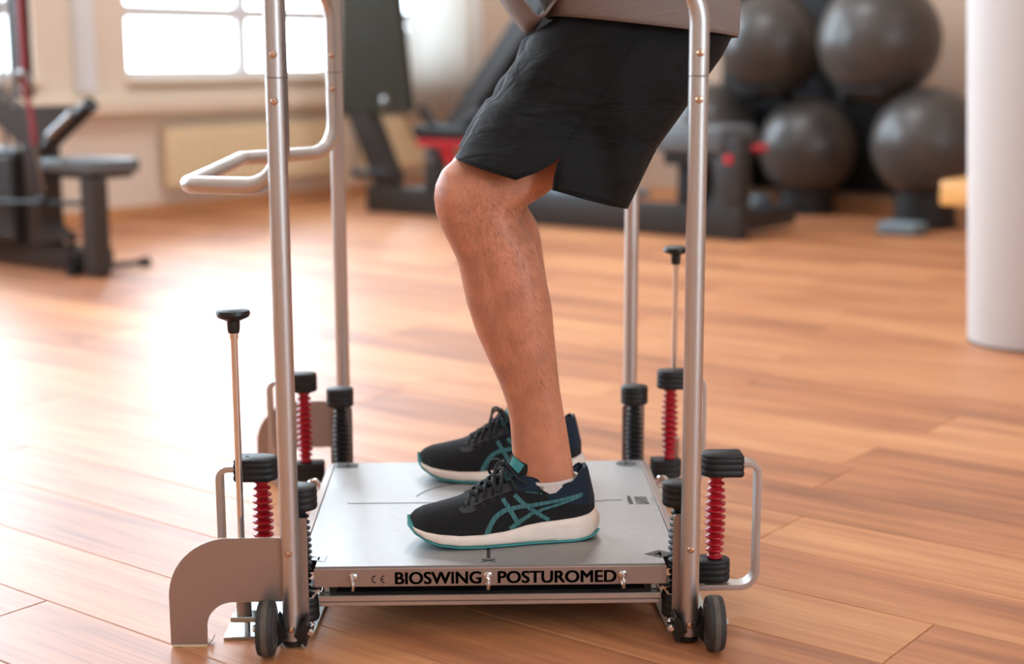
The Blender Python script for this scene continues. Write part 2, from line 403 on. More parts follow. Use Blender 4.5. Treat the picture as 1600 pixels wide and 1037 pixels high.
# print on the front rail
rail = text_obj('BIOSWING', 'lettering', INK, tr, (-.1455, -.3034, .0877), (1, 0, 0), (0, 0, 1), .0186, .1315, .00085)
text_obj('POSTUROMED', 'lettering', INK, tr, (.0105, -.3034, .0877), (1, 0, 0), (0, 0, 1), .0186, .181, .00085)
b = B()
def arc(cx, cz, r, a0, a1, y, n=12): return [(cx+r*math.cos(a0+(a1-a0)*i/n), y, cz+r*math.sin(a0+(a1-a0)*i/n)) for i in range(n+1)]
strips(b, [arc(-.1745, .0955, .0055, PI*.5, PI*1.5, -.3033), arc(-.161, .0955, .0055, PI*.5, PI*1.5, -.3033), [(-.1662, -.3033, .0955), (-.162, -.3033, .0955)]], .0017, upv=(0, -1, 0))
b.obj('ce_mark', INK, tr, smooth=False)
# print on the plate
zt = Z0+.0003
def stroke(paths, w, name='centre_line', m=INK):
    for p in paths: strips(B(), [p], w).obj(name, m, tr, smooth=False)
stroke([[(-.245, .03, zt), (.2, .03, zt)], [(.2, .035, zt), (.232, .035, zt)]], .0016)
stroke([[(-.003, -.268, zt), (-.003, -.2, zt)]], .0055)
stroke([[(-.013, -.284, zt), (.007, -.272, zt)], [(-.013, -.272, zt), (.007, -.284, zt)]], .0026, 'cross_mark')
stroke([[(-.0035+.13*math.cos(t), .03+.13*math.sin(t), zt) for t in np.linspace(PI*.62, PI*.9, 14)]], .0016, 'ring_arc')
def flat(poly_, name, m, z=zt): return B().prism(poly_, z-.0002, z+.0002, 'z').obj(name, m, tr, smooth=False)
def clean(poly_):
    a = sum(poly_[i][0]*poly_[(i+1) % len(poly_)][1]-poly_[(i+1) % len(poly_)][0]*poly_[i][1] for i in range(len(poly_)))
    return poly_ if a > 0 else poly_[::-1]
flat(clean([(-.287, -.262), (-.2545, -.277), (-.2525, -.246)]), 'triangle_mark', INKL)
flat(clean([(.2885, -.256), (.263, -.238), (.2385, -.256), (.263, -.274)]), 'diamond_mark', INKG)
flat(clean([(-.286, .262), (-.246, .262), (-.246, .29), (-.286, .29)]), 'square_mark', INKG)
b = B(); b.prism([(.262+.02*math.cos(t), .274+.02*math.sin(t)) for t in np.linspace(0, 2*PI, 24, endpoint=False)], zt-.0002, zt+.0002, 'z'); b.obj('circle_mark', INKG, tr, smooth=False)
for (t_, x_, y_, h_) in (('1', -.266, -.268, .012), ('2', -.272, .266, .019), ('3', .255, .265, .017), ('4', .254, -.265, .017)):
    text_obj(t_, 'numeral', ALU_PLATE if t_ != '1' else INKG, tr, (x_, y_, zt+.0004), (1, 0, 0), (0, 1, 0), h_, None, .0006)
text_obj('HAIDER', 'side_print', INKG, tr, (.2415, .058, zt), (0, -1, 0), (1, 0, 0), .007, .05, .0002)
text_obj('BIOSWING', 'side_print', INKL, tr, (.283, .058, zt), (0, -1, 0), (1, 0, 0), .0045, .05)
b = B()
for i in range(9):
    y = .052-.0052*i; strips(b, [[(.254, y, zt), (.276, y, zt)]], .0006)
strips(b, [[(.254+.024*t, .05-.04*(3*t*t-2*t**3), zt+.0002) for t in np.linspace(0, 1, 12)]], .0022)
b.obj('wave_emblem', INKG, tr, smooth=False)
# eye bolts
def eye_front(x):
    b = B(); b.lathe([(.0062, 0), (.0062, .002), (.0045, .003), (.0045, .007)], (x, -.303, .1), (0, -1, 0), 12)
    b.torus((x, -.3135, .0915), .0085, .0026, (1, .12, 0), 20, 8); b.obj('eye_bolt', CHROME, tr)
for x in (-.2085, -.0045, .2005): eye_front(x)
for s in (-1, 1):
    for y in (.2,):
        b = B(); b.torus((s*.3215, y, .1), .0098, .0029, (.1*s, 1, 0), 22, 8); b.lathe([(.0035, 0), (.0035, .010)], (s*.3035, y, .1), (s, 0, 0), 10); b.obj('eye_bolt', CHROME, tr)
# intermediate frame
b = B()
b.span((-.264, -.292, .0560), (.262, -.272, .0655), .0012).span((-.262, -.289, .0475), (.260, -.272, .0550), .0012)
for s in (-1, 1): b.span((s*.262, -.272, .0475), (s*.240, .33, .0655), .002)
b.span((-.262, .33, .0475), (.262, .352, .0655), .002)
b.obj('swing_frame', ALU, tr, smooth=False)
B().span((-.238, -.268, .05), (.238, .325, .063)).obj('swing_tray', DARKGAP, tr, smooth=False)
for s in (-1, 1):
    B().span((s*.257, -.275, .0656), (s*.247, -.262, .0834), .001).obj('zinc_tab', ZINC, tr, smooth=False)
    for sp in (0,):
        pts = [(s*(.262+.014*t), -.296, .069+.014*math.cos(t*PI)*.5+.0022*math.sin(t*40)) for t in np.linspace(0, 1, 60)]
        B().tube(pts, .0012, 6).obj('tension_spring', CHROME, tr)
# spring columns
def spring(x, y, z0, z1, n, rmax, m, name):
    pr = [(.007, z0)]; h = (z1-z0)/n
    for i in range(n):
        t = (i+.5)/n; r = rmax*(.74+.26*math.sin(PI*t)); zc = z0+h*(i+.5)
        pr += [(rmax*.52, zc-h*.44), (r*.74, zc-h*.27), (r*.97, zc-h*.12), (r, zc), (r*.97, zc+h*.12), (r*.74, zc+h*.27), (rmax*.52, zc+h*.44)]
    pr.append((.007, z1))
    return B().lathe(pr, (x, y, 0), seg=22).obj(name, m, tr)
def stadium(x0, x1, y, r, n=10, square=0):
    """plan outline: round end at x0, blunt (square=1) or round at x1"""
    s = 1 if x1 > x0 else -1; pts = []
    for i in range(n+1):
        t = PI/2+PI*i/n; pts.append((x0+s*r*math.cos(t), y+r*math.sin(t)))
    if square: pts += [(x1-s*.004, y-r), (x1, y-r+.004), (x1, y+r-.004), (x1-s*.004, y+r)]
    else:
        for i in range(n+1):
            t = -PI/2+PI*i/n; pts.append((x1+s*r*math.cos(t), y+r*math.sin(t)))
    return pts
def rib_cap(x0, x1, y, r, z0, z1, ribs, name='spring_cap', square=0):
    """black ribbed end cap"""
    b = B(); rings = []; h = (z1-z0)
    prof = [(.80, 0), (.94, .02)]
    for i in range(ribs):
        a = .05+.83*i/ribs; w = .83/ribs
        prof += [(.955, a), (1.0, a+w*.25), (1.0, a+w*.70), (.955, a+w*.92)]
    prof += [(.985, .90), (.965, .96), (.91, 1.0)]
    cx = (x0+x1)/2
    for k, t in prof:
        base = stadium(x0, x1, y, r, 10, square)
        ins = (1-k)*r
        out = []
        for (px, py) in base:
            dx, dy = px-cx, py-y
            out.append((px-math.copysign(min(abs(dx), ins), dx), y+dy*k, z0+h*t))
        rings.append(out)
    return b.rings(rings).obj(name, RUBBER, tr, ang=50)
XR, YF, YB = .357, -.2, .38
for s in (-1, 1):
    for y, z0, z1 in ((YF, .0865, .228), (YB, .0935, .240)):
        spring(s*XR, y, z0, z1, 13, .0168, RED, 'red_spring')
        rib_cap(s*(XR-.003), s*.398, y, .0235, z1-.002, z1+.0335, 3, square=1)
        c2 = z0-.034
        rib_cap(s*(XR+.004), s*.321, y, .021, c2, z0+.002, 3, square=1)
        B().lathe([(.003, 0), (.003, .0006)], (s*.379, y+.004, z1+.0335), (0, 0, 1), 10).obj('cap_hole', INK, tr)
        # flat C bracket holding the upper cap
        zb = .039 if y < 0 else .043
        zt_ = z1+.017
        pts = fillet([(s*.39, y, zt_), (s*.4225, y, zt_), (s*.4225, y, zb+.0045), (s*.296, y, zb+.0045)], .026, 8)
        B().tube(pts, 1, prof=[(-.014, -.0045), (.014, -.0045), (.0145, 0), (.014, .0045), (-.014, .0045), (-.0145, 0)], upv=(0, 1, 0)).obj('side_bracket', ALU, tr, ang=25)
        B().span((s*.34, y-.018, c2-.005), (s*.262, y+.018, c2+.002), .001).obj('spring_arm', ZINC, tr, smooth=False)
XB, YBF, YBB = .289, -.2815, .4
for s in (-1, 1):
    for y, zc in ((YBF, .204), (YBB, .205)):
        spring(s*XB, y, .062, zc, 15, .0170, RUBBER, 'black_spring')
        rib_cap(s*(XB-.0035), s*(XB+.0035), y, .0235, zc-.002, zc+.0335, 3)
        rib_cap(s*(XB-.0025), s*(XB+.0025), y, .0235, .026, .064, 3)
        yp = y-.0265 if y < 0 else y+.0275
        b = B(); xi = .276 if y < 0 else .268; pl = [(s*xi, .012), (s*xi, .186)] + [(s*(xi+.005-.005*math.cos(t)), .186+.009*math.sin(t)) for t in np.linspace(.3, PI/2, 4)] + [(s*.312, .195), (s*.312, .012)]
        b.prism(pl, yp-.002, yp+.002, 'y'); b.obj('post_plate', PAINT, tr, smooth=False)
# zinc foot plates
for s in (-1, 1):
    for y0, y1 in ((-.302, -.11), (.36, .53)):
        xo = .408 if (s < 0) == (y0 < 0) else .345
        B().prism(clean([(s*xo, y0), (s*.272, y0+.008), (s*.264, y1), (s*xo, y1)]), .0, .005, 'z').obj('foot_plate', ZINC, tr, smooth=False)
        B().lathe([(.0065, 0), (.0065, .006), (.003, .007)], (s*.274, y0-.004, .026), (0, -1, 0), 8).obj('hex_bolt', CHROME, tr, ang=20)
# locking rods with knobs
for (x, y, ztop) in ((-.381, -.268, .508), (.374, .455, .508)):
    rod = B().lathe([(.0053, .10), (.0053, ztop-.036)], (x, y, 0), seg=14).obj('locking_rod', CHROME, tr)
    B().lathe([(.0085, ztop-.037), (.0095, ztop-.03), (.0098, ztop-.019), (.0155, ztop-.0165), (.0235, ztop-.013), (.0255, ztop-.008), (.0240, ztop-.003), (.016, ztop-.0005), (.0, ztop)], (x, y, 0), seg=28).obj('knob', BLACKPL, rod)
    B().lathe([(.0066, ztop-.046), (.0066, ztop-.037)], (x, y, 0), seg=12).obj('rod_collar', CHROME, rod)
    B().lathe([(.0118, .03), (.0118, .118), (.0095, .12)], (x, y, 0), seg=20).obj('rod_sleeve', PAINT, rod)
    s = 1 if x > 0 else -1
    B().span((x-.019, y-.016, .021), (x+.030, y+.016, .030), .0015).obj('rod_flange', ZINC, rod, smooth=False)
    B().lathe([(.0048, .005), (.0048, .022)], (x+.004, y, 0), seg=10).obj('set_screw', CHROME, rod)
# --- tube rails, front and rear
PR = .0143; ZJ = .8465
def screw(x, y, z, par): return B().lathe([(.0056, 0), (.0056, .001), (.0045, .003), (.0022, .0038), (.0020, .0028), (.0005, .0026)], (x, y, z), (0, -1, 0), 14).obj('screw', BRASS, par)
for yg in (-.324, .592):
    zb = .010 if yg < 0 else .006
    for s in (-1, 1):
        pole = B().lathe([(PR-.001, zb), (PR, zb+.001), (PR, ZJ-.0008), (PR-.0008, ZJ)], (s*.30, yg, 0), seg=28).obj('pole', ALU, tr)
        B().lathe([(PR-.0015, ZJ-.001), (PR-.0015, ZJ+.001)], (s*.30, yg, 0), seg=24).obj('joint_ring', INK, pole)
        B().lathe([(PR-.002, .002), (PR+.0008, .004), (PR+.0008, zb)], (s*.30, yg, 0), seg=24).obj('foot_cap', BLACKPL, pole)
        if yg < 0:
            for z in (.030, .149, .814): screw(s*.30-.0005, yg-PR+.0004, z, pole)
        else: screw(s*.30, yg-PR+.0004, .814, pole)
    # upper rail: right side bends over towards the left, left side rises
    pts = fillet([(.30, yg, ZJ+.0008), (.30, yg, .985), (-.30, yg, 1.13), (-.30, yg, ZJ+.0008)], [.095, .09], 12)
    up_r = B().tube(pts, PR, 28).obj('upper_rail', ALU, tr)
    for s in (-1, 1): screw(s*.30, yg-PR+.0004, .879, up_r)
    # arched outrigger plate on the left pole
    def ringarc(cx, cz, r, a0, a1, n=14): return [(cx+r*math.cos(a0+(a1-a0)*i/n), cz+r*math.sin(a0+(a1-a0)*i/n)) for i in range(n+1)]
    pl = [(-.300, .170)] + ringarc(-.392, .079, .091, PI/2, PI) + [(-.483, .004), (-.428, .004)] + [(-.428, .030)] + ringarc(-.388, .030, .040, PI, PI/2) + [(-.300, .070)]
    arch = B().prism(pl, yg-.002, yg+.002, 'y').obj('arch_foot', PAINT, tr, smooth=False)
    B().prism([(-.428, .004), (-.4215, .0105), (-.4205, .0095), (-.4268, .003)], yg+.002, yg+.022, 'y').obj('foot_lip', PAINT, arch, smooth=False)
    B().span((-.4815, yg-.0018, .0), (-.4285, yg+.02, .0042), .0005).obj('foot_pad', PAD, arch, smooth=False)
# wheels and clamp wedges (front rail)
for s in (-1, 1):
    c = Vector((s*.333, -.362, .0425)); ax = Vector((s, 0, 0))
    wh = B().lathe([(.028, -.0125), (.036, -.0128), (.0395, -.0115), (.0412, -.007), (.0416, 0), (.0412, .007), (.0395, .0115), (.036, .0128), (.028, .0125)], c, ax, 36).obj('wheel', TYRE, tr)
    B().lathe([(.0412, -.0042), (.04185, -.0036), (.04185, .0036), (.0412, .0042)], c, ax, 36).obj('tread_band', TREAD, wh)
    B().lathe([(.0005, -.009), (.010, -.0125), (.022, -.0105), (.0285, -.0128), (.0285, .0128), (.022, .0105), (.010, .0125), (.0005, .009)], c, ax, 28).obj('wheel_hub', HUB, wh)
    B().lathe([(.0045, -.008), (.0045, .0165), (.0062, .0165), (.0062, .020), (.003, .0215)], c, ax, 8).obj('axle_bolt', CHROME, wh)
    for q in (-1, 1):
        x0 = s*.30+q*.0045; x1 = s*.30+q*.0215
        b = B(); b.prism(clean([(x0, .021), (x1, .047), (x1+q*.002, .043), (x1+q*.002, -.0+.008), (x1, .004)][::1]), -.3425, -.300, 'y')
        b.obj('clamp_wedge', BLACKPL, tr, smooth=False)
    B().lathe([(.0058, 0), (.0058, .004), (.0035, .0065)], (s*.272, -.334, .025), (0, -1, 0), 12).obj('clamp_bolt', CHROME, tr)
    B().lathe([(.004, 0), (.004, .03)], (s*.272, -.334, .025), (0, 1, 0), 10).obj('clamp_bolt_shank', CHROME, tr)
# grip handle on the left: one closed tube loop, lower and upper bows reach out to the left
YH0, YH1, HX = -.291, .560, -.300
gr = []
YL = .531
loopc = [(HX, YH0, .86), (HX, YH0, .690), (-.446, YH0+.048, .690), (-.456, .345, .690), (HX, YL, .690), (HX, YL, .86), (HX, YL, 1.03), (-.45, .37, 1.03), (-.45, YH0+.05, 1.03), (HX, YH0, 1.03), (HX, YH0, .86)]
pts = fillet(loopc, [.055, .03, .03, .06, 0, .085, .03, .03, .085], 10)
hd = B().tube(pts, PR-.0008, 24).obj('grip_handle', ALU, tr)
for z in (.879, .814): screw(HX, YL-PR+.001, z, hd)
B().lathe([(PR-.0004, ZJ-.0008), (PR-.0004, ZJ+.0008)], (HX, YL, 0), seg=24).obj('joint_ring', INKG, hd)
B().lathe([(PR-.0004, ZJ-.0008), (PR-.0004, ZJ+.0008)], (HX, YH0, 0), seg=24).obj('joint_ring', INKG, hd)

# ================================================================ PERSON
pe = things_root('person', 'person in black shorts and dark running shoes standing with bent knees on the platform', 'person', (.05, .02, Z0))
LEG = [(0.039,0.192,0.141,0.184),(0.036,0.256,0.134,0.229),(0.033,0.303,0.123,0.298),(0.027,0.336,0.116,0.334),(0.015,0.371,0.111,0.367),(-0.004,0.413,0.107,0.408),(-0.021,0.452,0.103,0.448),(-0.034,0.494,0.1,0.488),(-0.042,0.532,0.092,0.527),(-0.048,0.562,0.085,0.559),(-0.06,0.586,0.076,0.584),(-0.072,0.611,0.062,0.608),(-0.081,0.636,0.052,0.625),(-0.084,0.661,0.053,0.638),(-0.081,0.681,0.062,0.647),(-0.071,0.702,0.085,0.66),(-0.05,0.72,0.105,0.674),(0.006,0.770,0.140,0.704),(0.066,0.842,0.20,0.760),(0.135,0.905,0.27,0.825),(0.18,0.98,0.33,0.905)]
LHW = [.0255, .032, .035, .039, .043, .049, .053, .056, .057, .056, .055, .055, .056, .057, .058, .058, .058, .060, .068, .075, .08]
LY = [0, 0, 0, .001, .002, .003, .005, .007, .009, .011, .012, .013, .014, .016, .018, .021, .028, .050, .070, .080, .085]
def leg_rings(ys, n=28):
    out = []
    for q_, ((fx, fz, bx, bz), hw, dy) in enumerate(zip(LEG, LHW, LY)):
        sx = .014*max(0, min(1, (q_-5)/5)) if ys > 0 else 0; fx += sx; bx += sx
        F = Vector((fx, 0, fz)); K = Vector((bx, 0, bz)); c = (F+K)/2; a = (F-K)/2
        r = []
        for i in range(n):
            t = 2*PI*i/n; ct, st = math.cos(t), math.sin(t)
            e = .88
            p = c+a*math.copysign(abs(ct)**e, ct)
            p.y = ((-.161+dy) if ys < 0 else (.191-dy))+math.copysign(abs(st)**e, st)*hw*(1-.10*ct*(1 if fz > .3 else 0))
            r.append(p)
        out.append(r)
    # shin, foot inside the shoe
    foot = [(-.065, .150, -.05, .134, .022), (-.02, .176, .03, .134, .024), (.025, .192, .10, .140, .0235)]
    fr_ = []
    for (fx, fz, bx, bz, hw) in foot:
        F = Vector((fx, 0, fz)); K = Vector((bx, 0, bz)); c = (F+K)/2; a = (F-K)/2; r = []
        for i in range(n):
            t = 2*PI*i/n; p = c+a*math.cos(t); p.y = (-.163+.11*(c.x-.08) if ys < 0 else .192-.05*(c.x-.08))+math.sin(t)*hw; r.append(p)
        fr_.append(r)
    return fr_+out
b = B()
for ys in (-1, 1): b.rings(leg_rings(ys))
def ell(c, rx, ry, tilt=0, n=28):
    return [Vector((c[0]+rx*math.cos(2*PI*i/n)*math.cos(tilt), c[1]+ry*math.sin(2*PI*i/n), c[2]+rx*math.cos(2*PI*i/n)*math.sin(tilt))) for i in range(n)]
b.rings([ell((.245, .02, .84), .06, .10), ell((.25, .02, .89), .105, .142), ell((.24, .02, .96), .11, .15), ell((.215, .02, 1.04), .105, .15), ell((.18, .02, 1.15), .11, .17), ell((.14, .02, 1.28), .11, .19), ell((.11, .02, 1.36), .08, .15), ell((.095, .02, 1.40), .05, .06)])
body = b.obj('body', SKIN, pe)
mm = body.modifiers.new('fuse', 'REMESH'); mm.mode = 'VOXEL'; mm.voxel_size = .0045; mm.use_smooth_shade = True
sm = body.modifiers.new('soften', 'SMOOTH'); sm.factor = .5; sm.iterations = 5
dg = bpy.context.evaluated_depsgraph_get(); me2 = bpy.data.meshes.new_from_object(body.evaluated_get(dg)); body.modifiers.clear(); body.data = me2; me2.name = 'body'
# shallow muscle and tendon relief
for v in me2.vertices:
    x, y, z = v.co
    if y < .02 and z < .72:
        d = 0
        d += .0035*math.exp(-((x+.060)/.022)**2-((z-.665)/.026)**2)            # knee cap
        d -= .0030*math.exp(-((x+.030)/.012)**2-((z-.650)/.04)**2)
        d += .0030*math.exp(-(((x-.055)-(z-.67)*1.0)/.012)**2)*math.exp(-((z-.675)/.03)**2)  # tendon
        d -= .0028*math.exp(-((x-(.012+(.50-z)*.28))/.010)**2)*math.exp(-((z-.50)/.10)**2)    # calf edge
        d += .0040*math.exp(-((x-.092)/.016)**2-((z-.222)/.018)**2)             # ankle bone
        d -= .0030*math.exp(-((x-.118)/.010)**2-((z-.245)/.035)**2)
        if y < -.165: v.co.y -= d*min(1, (-.165-y)/.02)
# leg hair
rh = random.Random(5); b = B(); rgs = leg_rings(-1)[3:]
def hpt(k, t):
    i = int(k); f = k-i; n = len(rgs[0]); j = t/(2*PI)*n; q = int(j) % n; g = j-int(j)
    A = rgs[i][q].lerp(rgs[i][(q+1) % n], g); C2 = rgs[i+1][q].lerp(rgs[i+1][(q+1) % n], g); return A.lerp(C2, f)
for _ in range(4200):
    k = 2.0+14.3*rh.random()**.85; t = PI+PI*rh.random() if rh.random() < .86 else 2*PI*rh.random()
    if k < 4 and rh.random() < .55: continue
    p = hpt(k, t); cxy = sum((v for v in rgs[int(k)]), Vector())/len(rgs[0]); nrm = (p-cxy); nrm.z *= .25
    if nrm.length < 1e-4: continue
    nrm.normalize()
    dn = Vector((rh.gauss(.35, .35), rh.gauss(0, .15), -1)).normalized(); dn = (dn-nrm*dn.dot(nrm)).normalized()
    L_ = rh.uniform(.006, .0145)*(1 if k < 12 else .8); w = .00013
    sd = dn.cross(nrm)*w; pts = [p-nrm*.0010, p+dn*L_*.45+nrm*.0026, p+dn*L_+nrm*rh.uniform(.0014, .0042)+dn.cross(nrm)*rh.gauss(0, .002)]
    vs = []
    for i_, q in enumerate(pts): vs += [q-sd*(1-.4*i_), q+sd*(1-.4*i_)]
    b.faces(vs, [(0, 1, 3, 2), (2, 3, 5, 4)])
hair = b.obj('leg_hair', HAIR, pe, smooth=False, fix=False); hair['kind'] = 'stuff'

# --- shorts: open tube around each thigh, side slit on the near leg
def lerp(a, b_, t): return a+(b_-a)*t
FRONT = [(.118, .944), (.110, .931), (.066, .901), (.038, .850), (.010, .809), (.000, .802), (-.004, .795), (-.026, .760), (-.040, .735), (-.048, .7205)]
BACK = [(.392, .918), (.387, .905), (.371, .875), (.345, .840), (.304, .782), (.268, .733), (.262, .724), (.245, .694), (.229, .664), (.2175, .642)]
SY = [.092, .094, .100, .103, .100, .099, .099, .096, .094, .092]       # half widths across
CYR = [.082, .082, .088, .094, .104, .109, .111, .130, .145, .153]       # leg centre offset from the middle
def shorts_leg(ys, slit):
    n = 64; rows = []
    for k in range(len(FRONT)*3-2):
        f = k/3; i = min(int(f), len(FRONT)-2); t = f-i
        F = Vector((lerp(FRONT[i][0], FRONT[i+1][0], t), 0, lerp(FRONT[i][1], FRONT[i+1][1], t)))
        K = Vector((lerp(BACK[i][0], BACK[i+1][0], t), 0, lerp(BACK[i][1], BACK[i+1][1], t)))
        hw = lerp(SY[i], SY[i+1], t); cy = .02+ys*lerp(CYR[i], CYR[i+1], t)
        row = []
        for j in range(n+1):
            # angle starts at the slit on the outer side, goes over the front
            th = 2*PI*j/n
            st = -.08+.0*th
            ct = math.sin(th); sn = math.cos(th)          # ct: +1 front, -1 back ; sn: +1 outer side
            c = (F+K)/2; a = (F-K)/2
            e = .82
            p = c+a*(math.copysign(abs(ct)**e, ct)); p.y = cy+ys*math.copysign(abs(sn)**e, sn)*hw
            # soft folds
            g = (.0045*math.sin(p.z*70-p.x*95+ys)*max(0, sn)*(1 if f < 6 else .25)+.003*math.sin(p.z*38+p.x*40+2)*max(0, sn))*min(1, f/2.5)
            if f > 5.35: g += .0055                                 # lower panel lies over the upper
            p.y += ys*g
            if ct > .3: p.x += .004*math.sin(p.z*95+ys)*(1 if f < 5 else .2); 
            if slit and f > 7.2:
                w = (f-7.2)/1.8
                if j <= 9: p.x -= .043*w*(1-j/9.0)*1.0; p.z += (.012*w)*(1-j/9.0)
                if j >= n-9: p.x += .013*w*(1-(n-j)/9.0); p.z -= .004*w*(1-(n-j)/9.0)
                if j == 0 and w > .9: p.z += 0
            row.append(p)
        rows.append(row)
    return rows
b = B()
for ys, slit in ((-1, True), (1, False)):
    rows = shorts_leg(ys, slit)
    V = [[b.bm.verts.new(p) for p in r] for r in rows]
    for a_, c_ in zip(V, V[1:]):
        for j in range(len(a_)-1): b.bm.faces.new((a_[j], a_[j+1], c_[j+1], c_[j]))
bmesh.ops.remove_doubles(b.bm, verts=b.bm.verts, dist=.0004)
sh = b.obj('shorts', SHORTS, pe, ang=180)
md = sh.modifiers.new('cloth', 'SOLIDIFY'); md.thickness = .0028; md.offset = 0
# seams on the shorts: panel edge, hem band, side seam
rows = shorts_leg(-1, True)
def srow(f): 
    k = min(int(round(f*3)), len(rows)-1); return rows[k]
for nm, f, js in (('panel_seam', 5.34, range(-15, 15)), ('hem_stitch', 8.5, list(range(1, 15))), ('hem_stitch', 8.5, list(range(-15, 0)))):
    r = srow(f); pts = [r[j % 64]+Vector((0, -.0016, 0)) for j in js]
    B().tube(pts, .0015, 6).obj(nm, SHORTS, sh, local=True)
pts = [rows[k][0]+Vector((0, -.0015, 0)) for k in range(5, 22)]
B().tube(pts, .0009, 6).obj('side_seam', SHORTS, sh, local=True)
edge = [rows[k][64]+Vector((0, -.0014, 0)) for k in range(22, 28)]
B().tube(edge, .0016, 6).obj('slit_edge', SHORTS, sh, local=True)

# --- top: torso cloth with a loose front hem
n = 48; rings = []
def shirt_ring(fx, fz, bx, bz, hw, e=.85, wob=0):
    F = Vector((fx, 0, fz)); K = Vector((bx, 0, bz)); c = (F+K)/2; a = (F-K)/2; r = []
    for i in range(n):
        t = 2*PI*i/n; ct, st = math.cos(t), math.sin(t)
        p = c+a*math.copysign(abs(ct)**e, ct); p.y = .02+math.copysign(abs(st)**(.62 if ct < .3 else .62), st)*hw+wob*math.sin(5*t); r.append(p)
    return r
hem0 = shirt_ring(.100, .938, .4030, .9035, .196)
rings = [hem0, shirt_ring(.098, .944, .4045, .912, .197), shirt_ring(.092, .962, .4055, .945, .196), shirt_ring(.07, 1.0, .4055, .99, .191, .85, .003), shirt_ring(.045, 1.06, .390, 1.06, .190, .85, .003), shirt_ring(.02, 1.15, .34, 1.17, .185), shirt_ring(.0, 1.26, .29, 1.29, .195), shirt_ring(.0, 1.35, .23, 1.37, .16), shirt_ring(.04, 1.39, .15, 1.41, .06)]
b = B(); b.rings(rings, True, False, True)
# drooping front flap
fl = []
for i, (x, z) in enumerate([(.118, .985), (.100, .948), (.078, .918), (.066, .9135), (.060, .918), (.045, .936), (.030, .957), (.012, .99), (.0, 1.03)]):
    fl.append([Vector((x+(.012 if abs(q) > .7 else 0)*(abs(q)-.7)*4, .02+q*.145+.004*math.sin(q*9+i), z+.022*abs(q)**3)) for q in np.linspace(-1, 1, 17)])
V = [[b.bm.verts.new(p) for p in r] for r in fl]
for a_, c_ in zip(V, V[1:]):
    for j in range(16): b.bm.faces.new((a_[j], a_[j+1], c_[j+1], c_[j]))
shirt = b.obj('top', SHIRT, pe, ang=180)
md = shirt.modifiers.new('cloth', 'SOLIDIFY'); md.thickness = .0024; md.offset = 0
for dz in (.0095, .0118):
    pts = [p.lerp(q, 0)+Vector((0, -.0015 if p.y < .02 else .0015, dz)) for p, q in zip(hem0, rings[1])]
    B().tube(pts, .0006, 5, closed=True).obj('hem_stitch', SHIRT, shirt, local=True)

# --- shoes
KX = np.array([0, 8, 22, 43, 76, 110, 147, 165, 180, 207, 231, 260, 272, 285, 292, 297])/1000.
ZB = np.array([27, 18, 10, 3.5, .5, 0, 0, 0, 0, 0, 0, 0, 1, 3, 6, 9])/1000.
ZM = np.array([33, 28, 25, 22.5, 20.5, 21, 24, 27.5, 31, 34.5, 36, 38.5, 40, 42, 44, 45])/1000.
HV = np.array([44, 52, 58, 62, 70, 84, 108, 122, 132, 140, 136, 140, 134, 118, 88, 66])/1000.
RM = np.array([44, 52, 58, 62, 70, 82, 96, 103, 105, 99, 89, 93, 110, 118, 88, 66])/1000.
WD = np.array([6, 22, 34, 43, 49.5, 50, 46, 43.5, 41, 38.5, 37.5, 35.5, 32.5, 26, 17, 6])/1000.
def ip(a, x): return float(np.interp(x, KX, a))
def side(x, z):
    z0 = ip(ZM, x)-.006; h = min(max((z-z0)/(ip(HV, x)-z0), 0), 1)
    return ip(WD, x)*.95*max(0, 1-h**2.4)**.5
